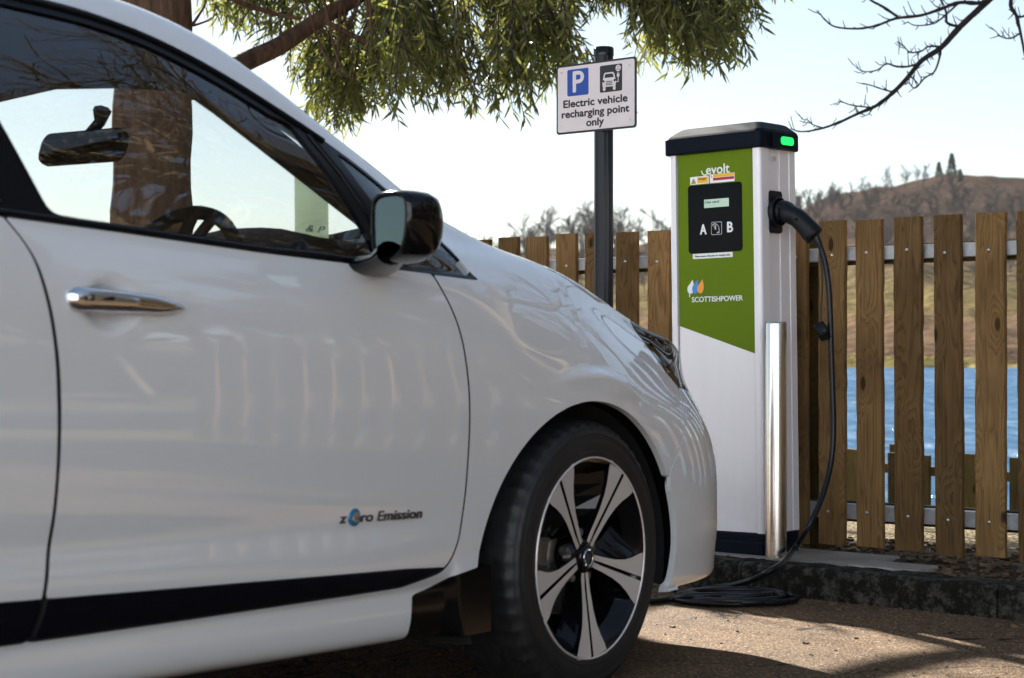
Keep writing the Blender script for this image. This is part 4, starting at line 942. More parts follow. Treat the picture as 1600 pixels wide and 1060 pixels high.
# ================================================================== CAR
# car axes: x forward from the front axle, lat = to the car's right, z up
CO = Vector((-.532, 4.906, 0)); car = empty('parked_car', CO, math.atan2(.82017, .57212))
tag(car, 'white electric hatchback parked nose in to the fence', 'car')
K = {  # row: (x knots, lat), (x knots, z)
 0: ([(-3, .66), (-2.7, .70), (.3, .70)], [(-3, .22), (-1, .19), (.9, .19)]),
 1: ([(-3, .80), (-2.7, .83), (-1, .838), (-.4, .838), (.3, .848)], [(-3, .24), (-1.9, .225), (-1.33, .218), (-1.02, .207), (-.62, .195), (0, .189), (.9, .188)]),
 2: ([(-3, .815), (-2.7, .845), (-1, .852), (-.4, .852), (.3, .862)], [(-3, .285), (-1, .262), (.9, .25)]),
 3: ([(-3, .82), (-2.7, .846), (-1, .850), (-.4, .852), (.3, .868)], [(-3, .33), (-1.73, .315), (-1.3, .308), (-.65, .298), (.9, .31)]),
 4: ([(-3, .825), (-2.7, .852), (-1, .858), (-.4, .858), (.3, .870)], [(-3, .35), (-1.73, .331), (-1.3, .323), (-.65, .313), (.9, .335)]),
 5: ([(-3, .84), (-2.7, .872), (-1.5, .882), (-1, .882), (-.45, .868), (.3, .872)], [(-3, .43), (-1.74, .399), (-1.32, .38), (-.576, .341), (.3, .36), (.9, .36)]),
 6: ([(-3, .845), (-2.7, .876), (-1, .884), (-.4, .880), (.3, .875)], [(-3, .50), (-1, .47), (.9, .45)]),
 7: ([(-3, .85), (-2.7, .884), (-1, .893), (-.4, .889), (0, .888), (.3, .878)], [(-3, .60), (-1, .575), (.3, .57), (.9, .55)]),
 8: ([(-3, .855), (-2.7, .888), (-1, .899), (-.4, .896), (0, .892), (.3, .873)], [(-3, .72), (-1, .69), (0, .68), (.3, .66), (.9, .62)]),
 9: ([(-3, .855), (-2.7, .886), (-1, .897), (-.4, .892), (-.25, .884), (0, .868), (.15, .856), (.3, .832)], [(-3, .86), (-1, .80), (0, .785), (.3, .745), (.9, .68)]),
 10: ([(-3, .85), (-2.7, .88), (-1.7, .888), (-1, .886), (-.5, .878), (-.4, .872), (-.25, .860), (0, .842), (.15, .826), (.3, .800)], [(-3, .99), (-1.7, .92), (-1, .895), (-.4, .89), (0, .865), (.15, .84), (.3, .80), (.9, .715)]),
 11: ([(-3, .825), (-2.7, .85), (-1.7, .862), (-.83, .862), (-.42, .852), (-.2, .832), (0, .812), (.15, .797), (.3, .772)],
      [(-3, 1.10), (-2.7, 1.08), (-2.2, 1.035), (-1.725, 1.008), (-1.45, .994), (-1.13, .976), (-.83, .963), (-.42, .946), (-.2, .935), (0, .915), (.15, .885), (.3, .845), (.55, .79), (.9, .745)]),
 12: ([(-3, .815), (-2.7, .838), (-1.7, .850), (-.83, .850), (-.42, .840), (-.2, .812), (0, .790), (.15, .776), (.3, .755)],
      [(-3, 1.12), (-2.7, 1.10), (-2.2, 1.055), (-1.725, 1.026), (-1.45, 1.012), (-1.13, .994), (-.83, .981), (-.42, .960), (-.2, .97), (0, .955), (.15, .918), (.3, .875), (.55, .812), (.9, .765)]),
 14: ([(-3, .68), (-2.7, .66), (-2.2, .64), (-1.7, .632), (-1.4, .637), (-1.25, .648), (-1.1, .668), (-.918, .700), (-.77, .738), (-.641, .763), (-.5, .772), (-.4, .765), (-.2, .758), (0, .755), (.15, .748), (.3, .742)],
      [(-3, 1.27), (-2.7, 1.34), (-2.2, 1.405), (-1.7, 1.428), (-1.4, 1.420), (-1.25, 1.401), (-1.1, 1.358), (-.918, 1.283), (-.77, 1.211), (-.641, 1.141), (-.5, 1.065), (-.4, 1.04), (-.2, 1.025), (0, 1.0), (.15, .965), (.3, .912), (.43, .866), (.55, .845), (.9, .79)]),
 15: ([(-3, .62), (-2.7, .60), (-2.2, .59), (-1.7, .583), (-1.4, .585), (-1.2, .60), (-1.03, .612), (-.855, .66), (-.723, .698), (-.547, .728), (-.4, .728), (-.2, .735), (0, .732), (.142, .73), (.3, .72)],
      [(-3, 1.37), (-2.7, 1.42), (-2.2, 1.47), (-1.7, 1.487), (-1.4, 1.478), (-1.2, 1.461), (-1.03, 1.428), (-.855, 1.338), (-.723, 1.253), (-.547, 1.163), (-.4, 1.098), (-.2, 1.043), (0, 1.013), (.142, .979), (.3, .918), (.43, .868), (.55, .850), (.9, .79)]),
 16: ([(-3, .36), (.3, .40)], [(-3, 1.42), (-2.7, 1.465), (-2.2, 1.51), (-1.7, 1.525), (-1.2, 1.495), (-1.05, 1.46), (-.9, 1.392), (-.7, 1.300), (-.4, 1.152), (-.2, 1.075), (0, 1.035), (.15, 1.005), (.3, .965), (.55, .895), (.9, .79)]),
 17: ([(-3, 0), (.3, 0)], [(-3, 1.43), (-2.7, 1.478), (-2.2, 1.525), (-1.7, 1.54), (-1.2, 1.507), (-1.05, 1.47), (-.9, 1.408), (-.7, 1.316), (-.4, 1.168), (-.2, 1.08), (0, 1.045), (.15, 1.015), (.3, .98), (.55, .91), (.9, .81)]),
}
# row 13: bulged middle of the side glass, then the fender top
def row13(x):
    y12 = pchip(*zip(*K[12][0]), x); y14 = pchip(*zip(*K[14][0]), x); z12 = pchip(*zip(*K[12][1]), x); z14 = pchip(*zip(*K[14][1]), x)
    k = sstep(-.42, -.75, x)
    return (y12+y14)/2+.004+.016*k, (z12+z14)/2+.003
XN = [.90, .90, .91, .92, .93, .93, .93, .93, .93, .92, .905, .89, .875, .865, .855, .845, .83, .80]
SUP = [None, 1.078, 1.08, 1.086, 1.088, 1.088, 1.088, 1.072, 1.038, 1.006, .998, .998, .996, .980, .962, .922, None, None]
XT = [-3.46, -3.48, -3.50, -3.52, -3.54, -3.56, -3.57, -3.57, -3.57, -3.56, -3.55, -3.52, -3.50, -3.46, -3.40, -3.37, -3.36, -3.36]
NSUB = 10; XS = 0.0; XR = -3.0
phi = np.linspace(0, math.pi/2, 118)[1:]; phir = np.linspace(0, math.pi/2, 36)[:0:-1]
xm = np.concatenate([np.arange(XR, -1.95, .022), np.arange(-1.95, XS+1e-6, .0105)])
rowsY, rowsZ, rowsX = [], [], []
for i in range(18):
    if i == 13: yy, zz = row13(xm)
    else: yy = pchip(*zip(*K[i][0]), xm); zz = pchip(*zip(*K[i][1]), xm)
    a_ = XN[i]-XS; n_ = 2.6
    def yext(x):                                     # rows carried on past x = .3 with a fading slope
        xe = np.minimum(x, .3); ye = row13(xe)[0] if i == 13 else pchip(*zip(*K[i][0]), xe)
        sl = (ye1-ye0)/.02; d_ = np.maximum(x-.3, 0); return ye+sl*.25*(1-np.exp(-d_/.25))
    ye1 = float((row13(np.array([.299]))[0] if i == 13 else pchip(*zip(*K[i][0]), np.array([.299])))[0]); ye0 = float((row13(np.array([.279]))[0] if i == 13 else pchip(*zip(*K[i][0]), np.array([.279])))[0])
    def plan(n_):
        r_ = 1/(np.cos(phi)**n_+np.sin(phi)**n_)**(1/n_); x = XS+a_*r_*np.sin(phi); g_ = r_*np.cos(phi); g_[-1] = 0
        return x, yext(x)*g_
    if SUP[i]:
        lo, hi = 1.8, 16.0
        for _ in range(40):
            n_ = (lo+hi)/2; x_, y_ = plan(n_); m_ = x_ > .42
            if (.572*x_+.82*y_)[m_].max() > SUP[i]: hi = n_
            else: lo = n_
    if i == 17: xf = XS+a_*np.sin(phi); yf = 0*phi
    else: xf, yf = plan(n_)
    zk = K[i][1] if i != 13 else None
    if i == 13:
        z12 = pchip(*zip(*K[12][1]), xf); z14 = pchip(*zip(*K[14][1]), xf); zf = (z12+z14)/2+.003
    else: zf = pchip(*zip(*zk), xf)
    b2 = yy[0]; a2 = XR-XT[i]; n2 = 3.2
    if i == 17: xr = XR-a2*np.sin(phir); yr = 0*phir
    else:
        rr_ = 1/((np.abs(np.cos(phir))/b2)**n2+(np.abs(np.sin(phir))/a2)**n2)**(1/n2); xr = XR-rr_*np.sin(phir); yr = rr_*np.cos(phir)
    zr = np.full(len(phir), zz[0])-(.10*(np.sin(phir))**2 if i >= 14 else 0)
    rowsX.append(np.concatenate([xr, xm, xf])); rowsY.append(np.concatenate([yr, yy, yf])); rowsZ.append(np.concatenate([zr, zz, zf]))
RX, RY, RZ = map(np.array, (rowsX, rowsY, rowsZ))           # 18 x C
T = np.linspace(0, 17, 17*NSUB+1); idx = np.arange(18)
def interp_rows(A): 
    out = np.empty((len(T), A.shape[1]))
    h = 1.0; dl = np.diff(A, axis=0); d = np.zeros_like(A)
    p = dl[:-1]*dl[1:]; s_ = dl[:-1]+dl[1:]; d[1:-1] = np.where(p > 0, 2*p/np.where(np.abs(s_) < 1e-12, 1, s_), 0); d[0] = dl[0]; d[-1] = dl[-1]
    i = np.minimum(T.astype(int), 16); t = (T-i)[:, None]
    return (2*t**3-3*t**2+1)*A[i]+(t**3-2*t**2+t)*d[i]+(-2*t**3+3*t**2)*A[i+1]+(t**3-t**2)*d[i+1]
SXg, SYg, SZg = interp_rows(RX), interp_rows(RY), interp_rows(RZ)
def gauss1(A, sig, ax, mirror_end=None):
    n = int(sig*3)+1; k = np.exp(-.5*(np.arange(-n, n+1)/sig)**2); k /= k.sum()
    pad = [(0, 0), (0, 0)]; pad[ax] = (n, n)
    B = np.pad(A, pad, mode='reflect', reflect_type='odd') if mirror_end != 'even' else np.pad(A, pad, mode='reflect')
    return np.apply_along_axis(lambda v: np.convolve(v, k, 'valid'), ax, B)
# smooth along the length and around the section (softly, so the panel creases stay)
SYg = gauss1(SYg, 4.0, 1); SZg = gauss1(SZg, 4.0, 1)
SYg = gauss1(SYg, 3.2, 0); SZg = gauss1(SZg, 3.2, 0); SXg = gauss1(SXg, 3.2, 0)
# the wing and bonnet take a longer, calmer smoothing so that they mirror cleanly
wf_ = sstep(-.34, -.12, SXg)*(1-sstep(.50, .66, SXg))*sstep(7.6, 9.2, T)[:, None]*(1-sstep(15.6, 16.6, T))[:, None]
for A_ in (SYg, SZg):
    B_ = gauss1(gauss1(A_, 9.0, 1), 6.5, 0); A_ += (B_-A_)*wf_
B_ = gauss1(SXg, 6.5, 0); SXg = SXg+(B_-SXg)*wf_
SYg[-1] = 0
# wheel-arch flares and handle scoop
AX = [(-.02, .29, .43, .388), (-2.72, .30, .43, .388)]
def arch_e(x, z, k): cx, cz, rx, rz = AX[k]; return np.sqrt(((x-cx)/rx)**2+((z-cz)/rz)**2)
for k in (0, 1):
    e = arch_e(SXg, SZg, k); wgt = (1-sstep(1.155, 1.205, e))*(SYg > .6)
    flat = .877+.125*np.clip(SZg-.62, -.05, .3)-.035*sstep(.10, .5, SXg-AX[k][0])
    SYg = SYg*(1-wgt)+np.maximum(SYg, flat)*wgt
for hx in (-1.515, -2.49):
    dz = .872 if hx > -2 else .90
    e = np.sqrt(((SXg-hx)/.068)**2+((SZg-dz)/.046)**2); SYg = SYg-.020*(1-sstep(.45, 1.05, e))*(SYg > .6)
# styling crease low on the doors
cr = .412-.03*(SXg+1.2); SYg = SYg-.0045*np.exp(-((SZg-(cr+.05))/.035)**2)*sstep(-.45, -.75, SXg)*sstep(-2.35, -2.0, SXg)*(SYg > .6)
Pg = np.stack([SXg, SYg, SZg], -1); nT, nC = SXg.shape
du = np.gradient(Pg, axis=1); dv = np.gradient(Pg, axis=0); Ng = np.cross(du, dv); 
ln = np.linalg.norm(Ng, axis=-1, keepdims=True); Ng = Ng/np.where(ln < 1e-12, 1, ln)
mid = Ng[nT//2, nC//2]; 
if mid[1] < 0: Ng = -Ng
FLIPQ = None
Ng[-1, :, 1] = 0; ln = np.linalg.norm(Ng, axis=-1, keepdims=True); Ng = Ng/np.where(ln < 1e-12, 1, ln)
Tg = np.repeat(T[:, None], nC, 1)
VP, VN, VT = Pg.reshape(-1, 3), Ng.reshape(-1, 3), Tg.reshape(-1)
Iq = np.arange(nT*nC).reshape(nT, nC)
# quad winding so that the face normal points outwards in (x, lat, z) space
q0 = np.stack([Iq[:-1, :-1], Iq[:-1, 1:], Iq[1:, 1:], Iq[1:, :-1]], -1).reshape(-1, 4)
c0 = VP[q0]; fnn = np.cross(c0[:, 1]-c0[:, 0], c0[:, 2]-c0[:, 1]); 
if np.mean(np.sum(fnn*VN[q0[:, 0]], 1) < 0) > .5: q0 = q0[:, ::-1]

def sd_poly(x, z, poly):
    """signed distance to polygon (negative inside)"""
    P = np.array(poly, float); d = np.full(x.shape, 1e9); ins = np.zeros(x.shape, bool); n = len(P)
    for i in range(n):
        a, b = P[i], P[(i+1) % n]; ex, ez = b-a; wx, wz = x-a[0], z-a[1]; t = np.clip((wx*ex+wz*ez)/max(ex*ex+ez*ez, 1e-12), 0, 1)
        d = np.minimum(d, (wx-ex*t)**2+(wz-ez*t)**2)
        c = ((a[1] > z) != (b[1] > z)) & (x < (b[0]-a[0])*(z-a[1])/((b[1]-a[1]) if b[1] != a[1] else 1e-12)+a[0]); ins ^= c
    d = np.sqrt(d); return np.where(ins, -d, d)
def smooth_poly(pts, n=10, closed=True):
    """rounded outline through points; a point given as (x, z, 1) keeps its corner"""
    out = []; m = len(pts)
    for i in range(m):
        p = pts[i]; a = pts[i-1]; b = pts[(i+1) % m]; r = p[2] if len(p) > 2 else 0
        p_ = np.array(p[:2]); va = np.array(a[:2])-p_; vb = np.array(b[:2])-p_; la, lb = np.linalg.norm(va), np.linalg.norm(vb)
        if r <= 0: out.append(tuple(p_)); continue
        r = min(r, .5*la, .5*lb); s = p_+va/la*r; e = p_+vb/lb*r
        for k in range(6): t = k/5; out.append(tuple((1-t)**2*s+2*t*(1-t)*p_+t*t*e))
    return out
X, L_, Zv = VP[:, 0], VP[:, 1], VP[:, 2]

def clip_panel(sd):
    """cut the dense skin at sd = 0; returns verts, normals, polys"""
    ins = sd < 0; cnt = ins[q0].sum(1); full = q0[cnt == 4]; part = q0[(cnt > 0) & (cnt < 4)]
    used = {}; V = []; N = []; F = []
    uniq = np.unique(full); lut = np.full(len(sd), -1); lut[uniq] = np.arange(len(uniq)); V = list(VP[uniq]); N = list(VN[uniq]); F = lut[full].tolist()
    ek = {}
    def vid(i):
        if lut[i] < 0: lut[i] = len(V); V.append(VP[i]); N.append(VN[i])
        return int(lut[i])
    def eid(i, j):
        k = (min(i, j), max(i, j))
        if k not in ek:
            t = sd[i]/(sd[i]-sd[j]); ek[k] = len(V); V.append(VP[i]+(VP[j]-VP[i])*t); nn = VN[i]+(VN[j]-VN[i])*t; N.append(nn/np.linalg.norm(nn))
        return ek[k]
    for q in part:
        for tri in ((q[0], q[1], q[2]), (q[0], q[2], q[3])):
            o = []
            for k in range(3):
                i, j = int(tri[k]), int(tri[(k+1) % 3])
                if sd[i] < 0: o.append(vid(i))
                if (sd[i] < 0) != (sd[j] < 0): o.append(eid(i, j))
            if len(o) >= 3: F.append(o)
    return np.array(V), np.array(N), F
def make_panel(name, sd, mat, parent, sides=(1,), lip=.012, off=0.0, mats=None):
    """builds the panel on the right (1) and/or left (-1) side in one mesh, with a turned-in edge"""
    V, N, F = clip_panel(sd)
    if not len(V): print('EMPTY PANEL', name, float(sd.min())); return link(name, bpy.data.meshes.new(name), parent)
    V = V+N*off; AV, AN, AF, smooth_n = [], [], [], []
    # boundary edges
    ec = {}
    for f in F:
        for k in range(len(f)): ec.setdefault((min(f[k], f[(k+1) % len(f)]), max(f[k], f[(k+1) % len(f)])), []).append((f[k], f[(k+1) % len(f)]))
    bd_ = [v[0] for v in ec.values() if len(v) == 1]
    bd_ = [e for e in bd_ if not (abs(V[e[0]][1]) < 1e-4 and abs(V[e[1]][1]) < 1e-4)]
    me_v, me_f, loopn = [], [], []; dark = []
    near_door = np.minimum(np.abs(sd_poly(V[:, 0], V[:, 2], door_poly)), np.abs(sd_poly(V[:, 0], V[:, 2], rdoor_poly))) < .012 if lip else None
    for sd_ in sides:
        S = np.array([1, -sd_, 1.0]); base = len(me_v); VV = V*S; NN = N*S; me_v += VV.tolist(); rev = sd_ > 0
        for f in F:
            g = f[::-1] if rev else f
            me_f.append([base+i for i in g]); loopn += [tuple(NN[i]) for i in g]
        if lip:
            li = {}
            for (i, j) in bd_:
                for q in (i, j):
                    if q not in li: li[q] = len(me_v); me_v.append((VV[q]-NN[q]*lip).tolist())
                g = [base+j, base+i, li[i], li[j]]
                if rev: g = g[::-1]
                p = [np.array(me_v[k]) for k in g]; fn = np.cross(p[1]-p[0], p[2]-p[1]); l_ = np.linalg.norm(fn); fn = fn/l_ if l_ > 1e-12 else np.array([0, 0, 1.0])
                if near_door[i] and near_door[j] and V[i][1] > .6: dark.append(len(me_f))  # shade inside the door gaps painted on: these lip faces go dark
                me_f.append(g); loopn += [tuple(fn)]*4
    me = bpy.data.meshes.new(name); me.from_pydata(me_v, [], me_f); me.materials.append(mat); me.materials.append(M_DARK)
    me.polygons.foreach_set('use_smooth', [True]*len(me_f)); me.update(); me.normals_split_custom_set(loopn)
    for i in dark: me.polygons[i].material_index = 1
    return link(name, me, parent)

NONE = np.full(X.shape, 1.0); BIG = 9.0
side = np.where((VT < 15.2), -BIG, BIG)                 # side-view outlines apply to the skin outside the roof edge
lowside = np.where(VT < 12.4, 0.0, BIG)
G = .0028
door_poly = smooth_poly([(-.613, 1.03), (-.590, .95, .03), (-.538, .847, .05), (-.515, .726, .1), (-.509, .60, .1), (-.511, .483, .06), (-.524, .389, .05), (-.560, .338, .03), (-.70, .318, .01), (-1.30, .3235), (-1.66, .329, .008), (-1.650, .391, .03), (-1.637, .473, .05), (-1.630, .60, .1), (-1.631, .72, .1), (-1.634, .784, .04), (-1.646, .867, .05), (-1.670, .949, .03), (-1.712, 1.006, .01), (-1.725, 1.03)])
rdoor_poly = smooth_poly([(-1.736, 1.03), (-1.678, .955, .03), (-1.654, .868, .05), (-1.642, .784, .04), (-1.638, .66, .1), (-1.638, .58, .1), (-1.645, .473, .05), (-1.658, .391, .03), (-1.668, .329, .008), (-2.0, .336), (-2.20, .345, .03), (-2.27, .45, .05), (-2.33, .60, .08), (-2.48, .74, .1), (-2.62, .85, .1), (-2.66, 1.02), (-2.66, 1.10)])
BX = [-3.0, -2.7, -2.2, -1.725, -1.45, -1.13, -.83, -.42]; BZ = [1.105, 1.083, 1.038, 1.010, .996, .978, .965, .948]
UX = [-.418, -.44, -.47, -.51, -.56, -.641, -.77, -.918, -1.1, -1.25, -1.4, -1.7, -2.0, -2.2]; UZ = [.951, .990, 1.026, 1.062, 1.095, 1.143, 1.213, 1.285, 1.358, 1.400, 1.420, 1.428, 1.412, 1.400]
def belt(x): return np.interp(x, BX, BZ)
up_fine = [(x_, float(pchip(UX[::-1], UZ[::-1], np.array([x_]))[0])) for x_ in np.linspace(-.42, -2.3, 50)]
dlo = [(-.412, .950)]+up_fine+[(-2.6, 1.335), (-2.86, 1.21), (-2.92, 1.13), (-2.85, 1.098)]+[(x_, float(belt(x_))) for x_ in np.linspace(-2.7, -.43, 40)]
def up(x): return float(pchip(UX[::-1], UZ[::-1], np.array([x]))[0])
fglass = smooth_poly([(-.880, 1.262-.012, .012)]+[(x_, up(x_)-.030) for x_ in np.linspace(-.93, -1.62, 18)]+[(-1.735, 1.395, .02), (-1.612, 1.022, .02)]+[(x_, float(belt(x_))+.016) for x_ in np.linspace(-1.55, -.80, 10)]+[(-.755, .985, .02)])
tglass = smooth_poly([(-.772, 1.199, .010)]+[(x_, up(x_)-.009) for x_ in np.linspace(-.74, -.50, 8)]+[(-.432, .972, .02), (-.435, .9555, .010), (-.665, .966, .012)])
rglass = smooth_poly([(-1.80, 1.392, .02)]+[(x_, up(x_)-.028) for x_ in np.linspace(-1.86, -2.25, 8)]+[(-2.50, 1.32, .03), (-2.44, 1.078, .03)]+[(x_, float(belt(x_))+.016) for x_ in np.linspace(-2.36, -1.76, 8)]+[(-1.705, 1.032, .02)])
sd_dlo = np.maximum(sd_poly(X, Zv, dlo), side); sd_fg = np.maximum(sd_poly(X, Zv, fglass), side); sd_tg = np.maximum(sd_poly(X, Zv, tglass), side); sd_rg = np.maximum(sd_poly(X, Zv, rglass), side)
sd_door = np.maximum(np.maximum(sd_poly(X, Zv, door_poly), side), -(sd_dlo)); sd_rdoor = np.maximum(np.maximum(sd_poly(X, Zv, rdoor_poly), side), -sd_dlo)
e0_, e1_ = arch_e(X, Zv, 0), arch_e(X, Zv, 1)
low = L_ > .5
sd_arch = np.minimum(np.where(low, (e0_-1)*.40, BIG), np.where(low, (e1_-1)*.40, BIG))
# strip: gloss black moulding along the door bottoms
sx = np.array([-2.35, -1.74, -1.32, -.576]); st_top = np.interp(X, [-2.24, -1.74, -1.32, -.70, -.56], [.412, .399, .380, .352, .342]); st_bot = np.interp(X, [-2.24, -1.73, -1.3, -.65, -.56], [.343, .331, .323, .318, .335])
sd_strip = np.maximum(np.maximum(st_bot-Zv, Zv-st_top), np.maximum(np.maximum(X+.572, -2.23-X), side))
sd_door_paint = np.maximum(sd_door, -(sd_strip-.001)); sd_rdoor_paint = np.maximum(sd_rdoor, -(sd_strip-.001))
# plan-view outlines on top: bonnet and windscreen
bon = [(-.135, 0), (-.135, .25), (-.185, .48), (-.27, .60), (-.26, .69), (-.20, .725), (-.05, .757), (.10, .764), (.20, .758), (.30, .738), (.42, .69), (.55, .61), (.70, .46), (.765, .25), (.78, 0), (.78, -.3), (-.135, -.3)]
ws = [(-.147, 0), (-.165, .25), (-.215, .48), (-.30, .585), (-.40, .640), (-.55, .655), (-.70, .620), (-.79, .575), (-.845, .48), (-.875, .3), (-.885, 0), (-.885, -.3), (-.147, -.3)]
ws_in = smooth_poly([(-.19, -.3), (-.21, .25), (-.26, .40), (-.35, .50, .05), (-.50, .535), (-.64, .54), (-.75, .51, .05), (-.81, .40, .05), (-.835, .2), (-.845, 0), (-.845, -.3)])
toparea = np.where(VT > 13.6, 0.0, BIG)
sd_bon = np.maximum(sd_poly(X, L_, bon), np.where(VT > 12.6, -BIG, BIG)); sd_ws = np.maximum(sd_poly(X, L_, ws), np.where((VT > 15.25), -BIG, BIG))
rw = [(-2.95, 0), (-2.95, .5), (-3.35, .58), (-3.46, .55), (-3.46, 0), (-3.46, -.3), (-2.95, -.3)]
lamp = smooth_poly([(.398, .868, .004), (.412, .852), (.455, .818), (.486, .780), (.520, .741), (.562, .704, .006), (.70, .685), (.80, .69, .02), (.86, .745, .02), (.80, .815, .02), (.62, .850), (.48, .880)])
sd_lamp = np.maximum(sd_poly(X, Zv, lamp), np.where((VT < 15.6) & (L_ > .42), -BIG, BIG))
bump_line = [(.37, .10), (.372, .494), (.405, .525), (.47, .605), (.53, .675), (.565, .700), (.70, .682), (.80, .687), (1.2, .715), (1.2, .05), (.37, .05)]
sd_bump = np.maximum(sd_poly(X, Zv, bump_line), np.where(VT < 13.5, -BIG, BIG))
sd_guard = np.maximum(sd_poly(X, Zv, smooth_poly([(-.650, .292, .006), (-.60, .300), (-.52, .322), (-.425, .334), (-.40, .334), (-.40, .14), (-.655, .14)])), np.where(VT < 8, -BIG, BIG))
gap = lambda s: -(s-2*G)
body_sd = np.maximum.reduce([sd_arch*0-1, gap(sd_door), gap(sd_rdoor), -(sd_dlo-.001), -(sd_arch), -(sd_bon-.006), -(sd_ws-.001), gap(sd_lamp), -(sd_bump-.0062), -(sd_guard-.001)])
body = make_panel('body_shell', body_sd, M_PAINT, car, (1, -1), lip=.016)
bonnet = make_panel('bonnet', sd_bon, M_PAINT, car, (1, -1), lip=.016)
bumper = make_panel('front_bumper', np.maximum.reduce([sd_bump, -sd_arch, gap(sd_lamp)]), M_PAINT, car, (1, -1), lip=.016)
for nm_, sd__ in (('door_seal', sd_door), ('door_seal', sd_rdoor), ('bumper_seal', np.maximum(sd_bump, -(sd_arch-.004))), ('bonnet_seal', sd_bon)):
    for sq in (((1,), (-1,)) if nm_ == 'door_seal' else ((1, -1),)): make_panel(nm_, np.maximum.reduce([sd__-.014, -(sd__+.012), -(sd_dlo+.004), -(sd_arch-.004)]), M_DARK, car, sq, lip=0, off=-.012)
wscreen = make_panel('windscreen', sd_ws, M_WSCREEN, car, (1, -1), lip=0, off=-.003)
